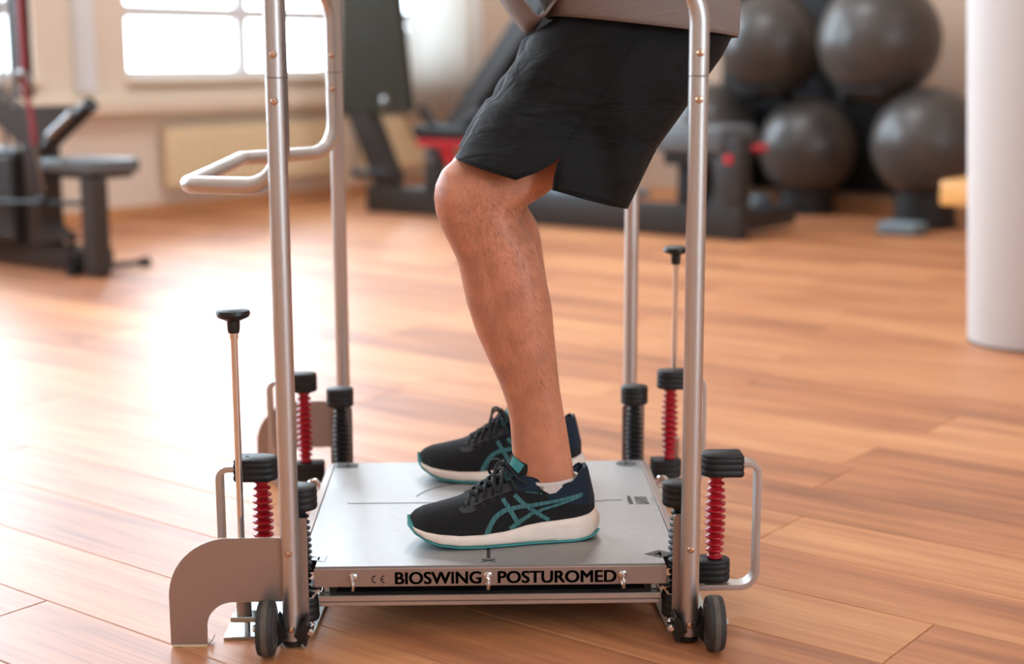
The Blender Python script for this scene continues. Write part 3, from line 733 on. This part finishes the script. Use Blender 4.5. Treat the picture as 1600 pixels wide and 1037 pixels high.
def make_shoe(ys, root_xyz, yaw, label=None):
    M3 = Matrix.Translation(root_xyz) @ Matrix.Rotation(yaw, 4, 'Z')
    def fin(b, name, m, parent, **k):
        bmesh.ops.transform(b.bm, matrix=M3, verts=b.bm.verts); return b.obj(name, m, parent, **k)
    xs = np.unique(np.concatenate([np.linspace(0, .022, 7), np.linspace(.022, .27, 112), np.linspace(.27, .297, 9)]))
    # upper
    rows = []
    for x in xs:
        z0 = ip(ZM, x)-.006; zr = ip(RM, x); hv = ip(HV, x); m_ = 30; pr = []
        for i in range(m_+1):
            z = z0+(zr-z0)*math.sin(PI/2*i/m_); pr.append((side(x, z), z))
        op = min(1, max(0, (x-.118)/.03))*min(1, max(0, (.2785-x)/.006))
        yr = pr[-1][0]
        inn = [(yr-.0035*op, zr+.0012*op), (yr-.0068*op, zr-.001*op), (max(0, yr-.009*op), lerp(zr, zr-.012, op)), (max(0, yr-.0095*op)*(1-.0*op), lerp(zr, .058, op)), (0, lerp(zr, .052, op))]
        half = pr+inn
        rows.append([(x, -ys*-1*0+y_, z_) for (y_, z_) in half])
    b = B(); V = []
    for r in rows:
        left = [b.bm.verts.new((x, -y, z)) for x, y, z in r]; right = [b.bm.verts.new((x, y, z)) for x, y, z in r[:-1]]
        V.append(left+right[::-1])
    for a_, c_ in zip(V, V[1:]):
        for j in range(len(a_)-1): b.bm.faces.new((a_[j], a_[j+1], c_[j+1], c_[j]))
    bmesh.ops.remove_doubles(b.bm, verts=b.bm.verts, dist=.00005)
    # two cloths: dark mesh in front, navy at collar and heel
    for f in b.bm.faces:
        c = f.calc_center_median()
        f.material_index = 1 if (c.x > .205+.45*max(0, .10-c.z) and c.z > .062-.12*(c.x-.24)) or (c.x > .158 and c.z > .086) else 0
    shoe = fin(b, 'shoe', (MESHUP, NAVY), pe, ang=60)
    # midsole and outsole
    def sole(z_lo, z_hi, flare, name, m, toe=0, groove=False):
        b = B(); rows = []
        for x in xs:
            w = ip(WD, x); k = (x-.0)/.297; xx = x
            zb, zm = ip(ZB, x), ip(ZM, x)
            lo, hi = zb+z_lo, (zm if z_hi is None else zb+z_hi)
            heel = max(0, (x-.2)/.097)
            hx = .0085*heel**3; fl_ = [.45, .45, .55, .8, 1, .8, .35, 0, 0]; xx = -.002*max(0, 1-x/.01)
            pr = [(0, lo), (w*.6, lo), (w*.94+flare, lo+.0005), (w+flare+.001, lo+(hi-lo)*.2), (w+flare*1.3+.001, lo+(hi-lo)*.45), (w+flare+.001, lo+(hi-lo)*.7), (w+.0012, lo+(hi-lo)*.93), (w*.96, hi), (w*.6, hi-.002)]
            if groove and x > .19: pr[4] = (pr[4][0]-.0022*min(1, (x-.19)/.03), pr[4][1])
            px_ = [x+xx+hx*q for q in fl_]; rows.append([Vector((a_, -y, z)) for a_, (y, z) in zip(px_, pr)]+[Vector((a_, y, z)) for a_, (y, z) in list(zip(px_, pr))[:0:-1]])
        b.rings(rows, True, True, True); return fin(b, name, m, shoe, ang=60)
    sole(.0028, None, .0016, 'midsole', MIDS, groove=True)
    sole(0, .0032, .0020, 'outsole', TEAL)
    b = B(); rows = []                                    # toe bumper
    for t in np.linspace(-1, 1, 21):
        x = .024*abs(t)**1.7; w = ip(WD, x)+.0022
        y = w*math.copysign(1, t) if abs(t) > .02 else 0
        if abs(t) < .35: y = t/.35*(ip(WD, .024*.35**1.7)+.0022)
        rows.append((x-.0045*(1-abs(t)), y, ip(ZB, x)+.001, max(ip(ZB, x)+.003, lerp(.045, ip(ZB, x)+.003, min(1, abs(t)*2.0)**.8))))
    rr_ = []
    for x, y, za, zb_ in rows: rr_.append([Vector((x, y, za)), Vector((x, y, zb_)), Vector((x+.005, y*.9, zb_)), Vector((x+.005, y*.9, za))])
    fin(b.rings(rr_), 'toe_bumper', TEAL, shoe, ang=60)
    # prints that follow the side of the upper
    sg = -1                                            # side that faces the photographer
    def ribbon(name, m, path, w0, w1, off=.0007, n_=26, sides=(sg,)):
        P = fillet([(p[0], p[1], 0) for p in path], .012, 5); L_ = [0]
        for a_, c_ in zip(P, P[1:]): L_.append(L_[-1]+(c_-a_).length)
        for sd in sides:
            b = B(); vs = []
            for k in range(n_+1):
                s_ = L_[-1]*k/n_; i = max(0, min(len(P)-2, next((q for q in range(len(P)-1) if L_[q+1] >= s_-1e-9), len(P)-2)))
                t = (s_-L_[i])/max(1e-9, L_[i+1]-L_[i]); c = P[i].lerp(P[i+1], t); d = (P[i+1]-P[i]).normalized(); nn_ = Vector((-d.y, d.x, 0)); w = lerp(w0, w1, k/n_)
                for q in (-.5, -.17, .17, .5):
                    g = c+nn_*(w*q); vs.append((g.x, sd*(side(g.x, g.y)+off), g.y))
            fcs = [(k*4+q, k*4+q+1, k*4+q+5, k*4+q+4) for k in range(n_) for q in range(3)]
            b.faces(vs, fcs); fin(b, name, m, shoe, ang=60, fix=False)
    def zc(zx, zy):
        yg_ = 930 if zx < 500 else 930-(zx-500)*.083
        x = (zx-75)*.2344e-3; z = (yg_-zy)*.247e-3-.002
        return (x, z)
    for pth, w0, w1 in (([(575, 832), (600, 770), (640, 712), (700, 672), (790, 648), (900, 634), (1070, 600), (1240, 552)], .0085, .0042),
                        ([(905, 690), (960, 660), (1080, 622), (1235, 566)], .005, .0035),
                        ([(690, 600), (725, 650), (770, 720), (800, 765)], .0068, .0075),
                        ([(770, 572), (820, 618), (880, 660), (940, 695), (1005, 728)], .0068, .0062),
                        ([(735, 792), (800, 745), (870, 700), (905, 672)], .0075, .006)):
        ribbon('side_stripe', TEALS, [zc(*p) for p in pth], w0, w1, sides=(-1, 1))
    # model lettering
    me_ = text_mesh('PATRIOT 13', .0032, .0001)
    x0, z0_ = zc(845, 556); co = [v.co.copy() for v in me_.vertices]; mx = max(c.x for c in co)
    for v, c in zip(me_.vertices, co):
        x = x0+c.x/mx*.0265; z = z0_+c.y-c.x/mx*.0045; v.co = M3 @ Vector((x, -(side(x, z)+.0006), z))
    me_.materials.clear(); me_.materials.append(TEALS); me_.name = 'model_lettering'; link('model_lettering', me_, shoe)
    # lace stay, tongue
    for sd in (-1, 1):
        ribbon('lace_stay', EYEST, [(.086, .066), (.098, .071), (.115, .079), (.135, .086), (.158, .093)], .013, .012, .0009, sides=(sd,))
    ribbon('lace_stay', EYEST, [(.078, .0615), (.081, .058), (.093, .0585), (.100, .062)], .007, .006, .0008, sides=(-1, 1))
    tg = [(.088, .070, .020), (.110, .0835, .022), (.132, .098, .024), (.149, .112, .026), (.160, .128, .028), (.165, .140, .026)]
    rr_ = []
    for i, (x, z, w) in enumerate(tg):
        up_ = []; dn_ = []
        for q in np.linspace(-1, 1, 11):
            zz = z-.014*abs(q)**2.2; xx = x+.020*abs(q)**2*(i/5); yy = q*w; k = .0075 if i < 5 else .004
            up_.append(Vector((xx, yy, zz))); dn_.append(Vector((xx+k, yy*.9, zz-k*.5)))
        rr_.append(up_+dn_[::-1])
    tgo = fin(B().rings(rr_), 'tongue', MESHUP, shoe, ang=70)
    for (i0, q0, q1, nm) in ((3.9, -.75, -.25, 'tongue_label'),):
        vs = []
        for a_ in np.linspace(3.75, 4.75, 5):
            i = int(a_); t = a_-i; x = lerp(tg[i][0], tg[i+1][0], t); z = lerp(tg[i][1], tg[i+1][1], t); w = lerp(tg[i][2], tg[i+1][2], t)
            for q in np.linspace(-.95, -.30, 5): vs.append((x+.020*abs(q)**2*(a_/5)-.0009, q*w-.0008, z-.014*abs(q)**2.2+.0012))
        fin(B().faces(vs, [(r*5+c, r*5+c+1, r*5+c+6, r*5+c+5) for r in range(4) for c in range(4)]), 'tongue_label', TEAL, shoe, fix=False)
    vs = []
    for a_ in np.linspace(2.75, 3.45, 5):
        i = int(a_); t = a_-i; x = lerp(tg[i][0], tg[i+1][0], t); z = lerp(tg[i][1], tg[i+1][1], t); w = lerp(tg[i][2], tg[i+1][2], t)
        for q in np.linspace(-.9, -.25, 5): vs.append((x+.020*abs(q)**2*(a_/5)-.0009, q*w-.0008, z-.014*abs(q)**2.2+.0016))
    fin(B().faces(vs, [(r*5+c, r*5+c+1, r*5+c+6, r*5+c+5) for r in range(4) for c in range(4)]), 'tongue_label', TEALS, shoe, fix=False)
    # laces
    lx = [.090, .103, .116, .129, .142]
    for i, x in enumerate(lx):
        for sd in (-1, 1):
            zr = ip(RM, x)-.009 if i > 1 else ip(RM, x)-.010
            x2 = x+.011
            p = [Vector((x, sd*(side(x, zr)+.0015), zr)), Vector((x+.002, sd*.021, np.interp(x+.002, [t[0] for t in tg], [t[1] for t in tg])-.0005)), Vector((x+.006, 0, np.interp(x+.006, [t[0] for t in tg], [t[1] for t in tg])+.0040+.001*sd)), Vector((x2, -sd*.020, np.interp(x2, [t[0] for t in tg], [t[1] for t in tg])+.000))]
            fin(B().tube(fillet(p, .008, 4), .0027, 8), 'lace', LACE, shoe, ang=180)
    def crv(p, r=.0023): return fin(B().tube(fillet([Vector(q) for q in p], .014, 6), r, 8), 'lace', LACE, shoe, ang=180)
    crv([(.150, -.004, .121), (.146, -.012, .128), (.136, -.020, .127), (.131, -.032, .112), (.131, -.042, .094), (.137, -.0455, .086), (.141, -.040, .100), (.146, -.026, .114), (.151, -.006, .119)])
    crv([(.150, .004, .121), (.143, .014, .127), (.134, .026, .122), (.130, .038, .102), (.137, .043, .090), (.143, .030, .108), (.151, .006, .119)])
    crv([(.150, -.004, .121), (.156, -.016, .122), (.163, -.028, .113), (.172, -.0385, .104), (.184, -.041, .0985)], .0021)
    crv([(.150, -.004, .121), (.153, -.018, .117), (.159, -.032, .104), (.163, -.040, .094), (.166, -.043, .089)], .0021)
    crv([(.147, -.012, .123), (.152, 0, .126), (.149, .012, .122)], .0030)
    for ex, ez in ((.207, .0895), (.100, .0615), (.114, .0665), (.128, .0735), (.142, .080)):
        yv = side(ex, ez)
        for sd in (-1, 1):
            fin(B().torus((ex, sd*(yv+.0009), ez), .0022, .0007, (0, 1, .15), 12, 6), 'eyelet', STEEL if ex > .19 else EYEST, shoe)
    # heel pull piping along the collar
    for sd in (-1, 1):
        pts = [(x, sd*(side(x, ip(RM, x))-.002), ip(RM, x)+.0012) for x in np.linspace(.160, .276, 26)]
        fin(B().tube(pts, .0024, 8), 'collar_piping', NAVY, shoe, ang=180)
    # sock
    rr_ = []
    for dz, k in ((-.03, .98), (-.004, 1.0), (.0005, 1.02), (.003, 1.0), (.001, .93)):
        rr_.append([Vector((.2195+.0515*k*math.cos(t), .0335*k*math.sin(t), .0945+dz+.012*max(0, -math.cos(t))**2+.004*math.cos(t))) for t in np.linspace(0, 2*PI, 32, endpoint=False)])
    fin(B().rings(rr_, True, False, False), 'sock', SOCK, shoe)
    return shoe
make_shoe(-1, (-.1270, -.183, Z0+.0004), math.radians(6.2))
make_shoe(1, (-.1260, .203, Z0+.0004), math.radians(-3.0))

# ================================================================ BACKGROUND THINGS
def rt_thing(name, label, cat, u, v, z=0, group=None): return things_root(name, label, cat, R(u, v, z), RHO, group)
def L(b, name, m, par, **k):                       # part given in the thing's own room-aligned axes
    k.setdefault('local', par.type == 'EMPTY'); return b.obj(name, m, par, **k)

# round columns
col = rt_thing('round_column', 'round white column standing on the wood floor at the right', 'column', .02, 2.68)
L(B().lathe([(.195, 0), (.197, .004), (.197+.05*CEIL, CEIL)], seg=64), 'shaft', COLM, col)
L(B().lathe([(.1985, 0), (.1985, .006), (.1975, .007)], seg=64), 'base_joint', DARKGAP, col)

# curtain at the last window
cu = rt_thing('curtain', 'white curtain hanging in soft folds at the room corner', 'curtain', -5.12, 5.86, .47)
pts = []
for i in range(121):
    t = i/120; pts.append((.035*math.sin(t*2*PI*5.5)+.012*math.sin(t*23)+.12*max(0, t-.75)*4*max(0, t-.75)*4, -.30+.66*t))
b = B(); rows = [[Vector((x*(1-.15*z/2.2), y, z)) for x, y in pts] for z in (0, .7, 1.5, 2.25)]
V = [[b.bm.verts.new(p) for p in r] for r in rows]
for a_, c_ in zip(V, V[1:]):
    for j in range(120): b.bm.faces.new((a_[j], a_[j+1], c_[j+1], c_[j]))
co_ = L(b, 'cloth', CURT, cu, ang=180); md = co_.modifiers.new('c', 'SOLIDIFY'); md.thickness = .004
L(B().tube([(0, -.34, 2.27), (0, .36, 2.27)], .014, 10), 'rail', STEEL, cu)
for y in (-.25, 0, .25): L(B().span((-.17, y-.012, 2.262), (0, y+.012, 2.278), .002), 'rail_holder', STEEL, cu, smooth=False)

# radiators under the windows
def radiator(v0, v1, label):
    w = v1-v0; r = rt_thing('radiator', label, 'radiator', U0+.065, (v0+v1)/2, .155)
    L(B().span((-.03, -w/2, 0), (.035, w/2, .335), .012, 2), 'body', RADI, r)
    b = B()
    for k in range(int(w/.055)):
        y = -w/2+.03+k*.055; b.span((.0345, y, .02), (.0395, y+.042, .315), .002)
    L(b, 'front_ribs', RADI, r, smooth=False)
    L(B().span((-.031, -w/2, .334), (.036, w/2, .343), .003), 'top_grille', RADI, r, smooth=False)
    L(B().tube(fillet([(0, w/2-.02, .05), (0, w/2+.05, .05), (0, w/2+.05, -.155)], .02, 5), .009, 10), 'pipe', RADI, r)
    for q in (-1, 1): L(B().span((-.065, q*w*.35-.02, .1), (-.029, q*w*.35+.02, .28)), 'wall_bracket', RADI, r, smooth=False)
radiator(3.62, 5.02, 'long cream panel radiator below the bright window at left')
radiator(5.22, 5.80, 'short cream radiator behind the dark machine post')

# exercise balls, cups and rack
BALLS = [(-2.369, 5.85, .378, .278, 'dark exercise ball on the floor between two others, nearest the rail'),
         (-1.537, 5.55, .439, .290, 'dark exercise ball on a floor cup beside the white column'),
         (-2.590, 5.80, .941, .289, 'dark exercise ball in the upper row, behind the shirt'),
         (-1.849, 5.60, .960, .322, 'largest dark exercise ball in the upper row beside the column'),
         (-3.023, 5.90, .442, .288, 'dark exercise ball half hidden behind the rail post')]
for i, (u, v, z, r, lab) in enumerate(BALLS):
    q = rt_thing('exercise_ball', lab, 'ball', u, v, z-r, 'exercise balls on the rack')
    me = B(); bmesh.ops.create_uvsphere(me.bm, u_segments=48, v_segments=32, radius=r)
    for vtx in me.bm.verts:
        vtx.co.z *= .985; a = vtx.co.z/r
        vtx.co *= 1+.0022*max(0, math.cos(a*42))**6*(1 if abs(a) < .8 else 0)
    bmesh.ops.translate(me.bm, vec=(0, 0, r*.985), verts=me.bm.verts)
    L(me, 'skin', BALLM, q, ang=180, fix=False)
    L(B().lathe([(.012, -.002), (.012, .002), (.006, .004)], (r*.70, -r*.70*.2, r*.985+r*.68), (.72, -.15, .68), 14), 'valve', BLACKPL, q)
for i, (k, lab, h) in enumerate(((0, 'black floor cup under the middle lower ball', .105), (1, 'black floor cup under the lower ball by the column', .158), (4, 'black floor cup under the left lower ball', .163))):
    u, v = BALLS[k][:2]; c = rt_thing('ball_cup', lab, 'ball holder', u, v, 0, 'floor cups under the balls')
    r = BALLS[k][3]; zb = BALLS[k][2]-r
    rc = .14; zc_ = BALLS[k][2]-math.sqrt(r*r-rc*rc)
    L(B().lathe([(rc+.012, 0), (rc+.02, .01), (rc+.014, zc_), (rc, zc_-.004), (rc-.02, .01), (rc-.018, 0)], seg=40), 'ring', MACHD, c)
    for t in range(4):
        a = t*PI/2+.4; L(B().span((-.02, -.012, 0), (.02, .012, .012), .003), 'foot', RUBBER, c, smooth=False).location = (math.cos(a)*(rc+.03), math.sin(a)*(rc+.03), 0)
rk = rt_thing('ball_rack', 'black steel wall rack whose arms carry the two upper balls', 'rack', -2.315, 6.15)
L(B().span((-.80, .012, .10), (.36, .035, 1.6), .004), 'back_board', MACHD, rk, smooth=False)  # dark sheet added to darken the gaps between the balls
for (ux, bu, bv, half) in ((-2.68, -2.59, 5.80, .192), (-1.95, -1.849, 5.60, .218)):
    x = ux+2.315; y = bv-6.15
    L(B().tube([(x, 0, 0), (x, 0, 1.05)], .018, 12), 'upright', MACHD, rk)
    L(B().tube([(x, 0, .645), (x, y-half-.02, .645)], .012, 10), 'arm', MACHD, rk)
    for q in (-1, 1):
        L(B().tube([(x-.03, y+q*half, .70), (bu+2.315+.14, y+q*half, .70)], .013, 10), 'cradle_bar', MACHD, rk)
        L(B().tube([(x, y+q*half, .645), (x, y+q*half, .70)], .011, 8), 'cradle_post', MACHD, rk)
st = rt_thing('foam_step', 'blue grey foam step pad on the floor below the balls', 'step', -2.72, 5.74)
L(B().box((0, 0, .045), (.27, .22, .09), .015, None, 2), 'pad', MATG, st)
L(B().box((0, 0, .008), (.275, .225, .016), .004), 'base', MACHD, st)
st = rt_thing('foam_step', 'small blue grey foam step pad in front of the cup by the column', 'step', -1.50, 5.18)
L(B().box((0, 0, .03), (.20, .16, .06), .012, None, 2), 'pad', MATG, st)
L(B().box((0, 0, .006), (.205, .165, .012), .004), 'base', MACHD, st)
# wooden bench half hidden by the column
be = rt_thing('wooden_bench', 'pale wooden bench end showing beside the white column', 'bench', -.97, 4.50)
L(B().span((-.02, -.13, .235), (1.4, .13, .345), .012, 2), 'seat_beam', BENCHW, be)
for x in (.16, 1.2):
    L(B().span((x, -.10, 0), (x+.05, .10, .236), .004), 'leg', MACHD, be, smooth=False)
    L(B().span((x-.01, -.14, 0), (x+.06, .14, .03), .004), 'foot', MACHD, be, smooth=False)

# ---- dark rowing / press machine in the middle distance
mc = rt_thing('press_machine', 'long charcoal training machine with red fittings standing behind the person', 'exercise machine', -3.2, 4.434)
def mu(u): return u+3.2
L(B().span((mu(-4.46), 0, .0), (mu(-2.0), .10, .158), .012, 2), 'base_beam', MACH, mc)
L(B().span((mu(-4.40), .09, .03), (mu(-4.27), .62, .13), .008), 'cross_beam', MACH, mc)
L(B().span((mu(-2.14), .09, .03), (mu(-2.02), .62, .13), .008), 'cross_beam', MACH, mc)
L(B().span((mu(-2.155), .005, .15), (mu(-2.005), .115, .50), .012, 2), 'end_post', MACH, mc)
L(B().lathe([(.002, .008), (.022, .006), (.025, 0)], (mu(-2.075), .004, .39), (0, -1, 0), 20), 'red_cap', REDST, mc)
L(B().span((mu(-2.50), -.02, .41), (mu(-2.10), .34, .545), .03, 3), 'seat_pad', VINYL, mc)
L(B().span((mu(-2.46), .03, .35), (mu(-2.14), .30, .412), .008), 'pad_frame', MACHD, mc)
L(B().span((mu(-2.42), .10, .155), (mu(-2.30), .22, .36), .008), 'pad_post', MACHD, mc)
h_ = L(B().tube([(mu(-2.22), .22, .43), (mu(-2.10), .30, .43)], .016, 12), 'side_handle', MACHD, mc)
L(B().tube([(mu(-2.12), .285, .43), (mu(-2.045), .335, .43)], .020, 12), 'red_grip', REDST, h_)
L(B().span((mu(-3.30), .06, .155), (mu(-2.70), .30, .20), .01), 'foot_tray', MATG, mc)
# shroud of the weight stack
pl = [(mu(-4.62), .55), (mu(-4.085), .585), (mu(-4.245), 1.95), (mu(-4.56), 1.95)]
sh_ = L(B().prism(clean(pl), -.03, .02, 'y'), 'stack_shroud', SHROUD, mc, smooth=False)
L(B().lathe([(.004, .006), (.02, .004), (.028, 0)], (mu(-4.27), -.03, .635), (0, -1, 0), 20), 'shroud_knob', STEEL, sh_)
for z in (.80, 1.0, 1.2, 1.4):
    L(B().span((mu(-4.50), -.033, z), (mu(-4.23), -.029, z+.006)), 'shroud_groove', MACHD, sh_, smooth=False)
rot = Matrix.Rotation(-.30, 3, 'Y')
L(B().tube([(mu(-4.50), .02, .60), (mu(-4.30), .05, .15)], 1, prof=[(-.075, -.05), (.075, -.05), (.075, .05), (-.075, .05)], upv=(1, 0, 0)), 'stack_post', MACH, mc, smooth=False)
L(B().span((mu(-4.56), -.02, .20), (mu(-4.26), .03, .245), .01), 'foot_bar', MACHD, mc, smooth=False)
L(B().lathe([(.058, .15), (.058, .34), (.050, .372), (.03, .385), (.001, .387)], (mu(-3.955), .03, 0), (0, 0, 1), 28), 'damper_post', MACH, mc)
L(B().lathe([(.028, 0), (.024, .012), (.001, .016)], (mu(-3.955), -.026, .32), (0, -1, 0), 18), 'damper_cap', STEEL, mc)
L(B().span((mu(-4.065), .0, .392), (mu(-3.70), .06, .432), .006), 'red_bar', REDST, mc, smooth=False)
L(B().tube([(mu(-3.88), .03, .40), (mu(-3.76), .05, .16)], 1, prof=[(-.026, -.02), (.026, -.02), (.026, .02), (-.026, .02)], upv=(1, 0, 0)), 'red_strut', REDST, mc, smooth=False)
L(B().span((mu(-4.09), -.01, .435), (mu(-3.62), .12, .505), .012), 'carriage', MACHD, mc)
L(B().tube(fillet([(mu(-4.05), .03, .60), (mu(-3.96), .03, .50), (mu(-3.8), .03, .49), (mu(-3.6), .03, .6)], .08, 6), .028, 12), 'carriage_arm', MACHD, mc)
for k, (dx, m) in enumerate(((0, MACH), (.085, MACHD))):
    L(B().tube([(mu(-3.86)+dx, .05+.04*k, .44), (mu(-2.95)+dx, .05+.04*k, 1.50)], 1, prof=[(-.055, -.04), (.055, -.04), (.055, .04), (-.055, .04)], upv=(1, 0, -.8)), 'slide_rail', m, mc, smooth=False)
L(B().span((mu(-3.565), .25, .5), (mu(-3.50), .31, 1.9), .008), 'front_upright', STEEL, mc)
L(B().span((mu(-3.50), .28, .5), (mu(-3.20), .40, 1.9), .01), 'rear_upright', MACHD, mc)
L(B().span((mu(-3.62), .21, .885), (mu(-3.44), .33, .925), .006), 'upright_clamp', MACHD, mc, smooth=False)
L(B().span((mu(-3.54), .28, .10), (mu(-3.24), .38, .51), .008), 'upright_foot', MACHD, mc)
L(B().span((mu(-3.56), .09, .02), (mu(-3.22), .60, .11), .008), 'cross_beam', MACH, mc)

# ---- pull-down machine at far left
lm = rt_thing('pulldown_machine', 'charcoal cable pulldown machine with grey bench seat at far left by the windows', 'exercise machine', -3.6, 1.795)
def lu(u): return u+3.6
L(B().span((lu(-4.75), .04, .02), (lu(-3.55), .16, .105), .008), 'base_beam', MACHB, lm)
L(B().span((lu(-3.55), .0, .01), (lu(-3.455), .075, .40), .008), 'seat_post', MACHB, lm)
L(B().span((lu(-3.81), .0, .418), (lu(-3.465), .25, .474), .014, 3), 'seat_pad', VINYL, lm)
L(B().span((lu(-3.78), .02, .398), (lu(-3.49), .23, .419), .004), 'seat_plate', MACHD, lm, smooth=False)
L(B().tube([(lu(-3.585), -.02, .024), (lu(-3.60), .35, .024)], .013, 10), 'foot_bar', MACHD, lm)
for y in (-.02, .345): L(B().lathe([(.019, 0), (.02, .004), (.02, .04), (.017, .045)], (lu(-3.592), y-.02, .024), (0, 1, 0), 14), 'end_cap', RUBBER, lm)
L(B().lathe([(.028, 0), (.028, .07), (.013, .075), (.013, .14), (.02, .145), (.02, .16)], (lu(-3.615), .0, .02), (0, 0, 1), 14), 'lock_pin', MACHD, lm)
# upright with bent arm
L(B().span((lu(-3.97), .03, .10), (lu(-3.86), .15, .55), .01), 'main_post', MACHB, lm)
L(B().tube([(lu(-4.25), .08, .72), (lu(-3.86), .08, .515)], 1, prof=[(-.05, -.045), (.05, -.045), (.05, .045), (-.05, .045)], upv=(0, 0, 1)), 'support_arm', MACHB, lm, smooth=False)
tr_ = [(lu(-4.20), .675), (lu(-3.46), .695), (lu(-3.74), .540), (lu(-3.88), .545)]
L(B().prism(clean(tr_), .03, .06, 'y'), 'cover_panel', MACHB, lm, smooth=False)
pp = L(B().tube([(lu(-3.415), -.02, .700), (lu(-3.725), -.02, .518)], .030, 20), 'thigh_pad', MACHD, lm)
L(B().tube([(lu(-3.50), -.045, .665), (lu(-3.66), -.045, .572)], .018, 12), 'pad_sleeve', STEEL, pp)
L(B().tube([(lu(-3.62), -.02, .617), (lu(-3.70), .10, .62)], .015, 10), 'pad_arm', STEEL, lm)
L(B().prism([(lu(-3.87), .11), (lu(-3.70), .135), (lu(-3.87), .20)], .03, .12, 'y'), 'gusset', MACHB, lm, smooth=False)
L(B().span((lu(-4.60), .02, .10), (lu(-3.99), .20, .50), .006), 'weight_housing', MACHD, lm, smooth=False)
for k in range(9):
    L(B().span((lu(-4.50), .0, .115+k*.04), (lu(-4.01), .021, .149+k*.04), .003), 'weight_plate', MACH, lm, smooth=False)
L(B().tube([(lu(-4.20), -.03, .275), (lu(-3.55), .02, .30)], .011, 10), 'swing_bar', MACHD, lm)
L(B().lathe([(.03, 0), (.022, .02), (.010, .03), (.010, .12)], (lu(-3.79), 0, .295), (0, 0, 1), 14), 'cable_stop', MACHD, lm)
L(B().tube([(lu(-3.905), .02, 2.2), (lu(-3.905), .02, .72)], 1, prof=[(-.022, -.03), (.022, -.03), (.022, .03), (-.022, .03)], upv=(1, 0, 0)), 'mast', MACHD, lm, smooth=False)
L(B().tube([(lu(-3.845), -.02, 2.2), (lu(-3.845), -.02, .75), (lu(-3.80), -.03, .66), (lu(-3.77), -.04, .53)], .013, 10), 'pull_strap', REDCORD, lm)
L(B().tube([(lu(-3.77), -.04, .53), (lu(-3.785), 0, .33)], .005, 8), 'pull_cable', STEEL, lm)
L(B().torus((lu(-3.85), -.02, .78), .045, .010, (0, 1, .2), 20, 8), 'pulley', STEEL, lm)
for x in (-4.03, -4.10): L(B().tube([(lu(x), .05, .50), (lu(x), .05, 2.2)], .011, 10), 'guide_rod', STEEL, lm)
L(B().span((lu(-4.22), -.0, 2.18), (lu(-3.8), .14, 2.26), .01), 'head_beam', MACHB, lm)

# added fixtures around the unseen ceiling fill lights
for (u, v) in CEIL_FILLS:
    c = rt_thing('ceiling_lamp', ['flat white ceiling lamp near the windows behind the photographer', 'flat white ceiling lamp over the open floor behind the photographer', 'flat white ceiling lamp between the windows and the rails', 'flat white ceiling lamp above the right side of the platform', 'flat white ceiling lamp by the right wall', 'flat white ceiling lamp above the pulldown machine', 'flat white ceiling lamp between the platform and the balls'][CEIL_FILLS.index((u, v))], 'lamp', u, v, CEIL-.07, 'ceiling panel lamps')
    L(B().span((-.62, -.31, .005), (.62, .31, .07), .004), 'housing', FRAMEW, c, smooth=False)
    L(B().span((-.575, -.275, 0), (.575, .275, .008)), 'diffuser', FILLM, c, smooth=False)
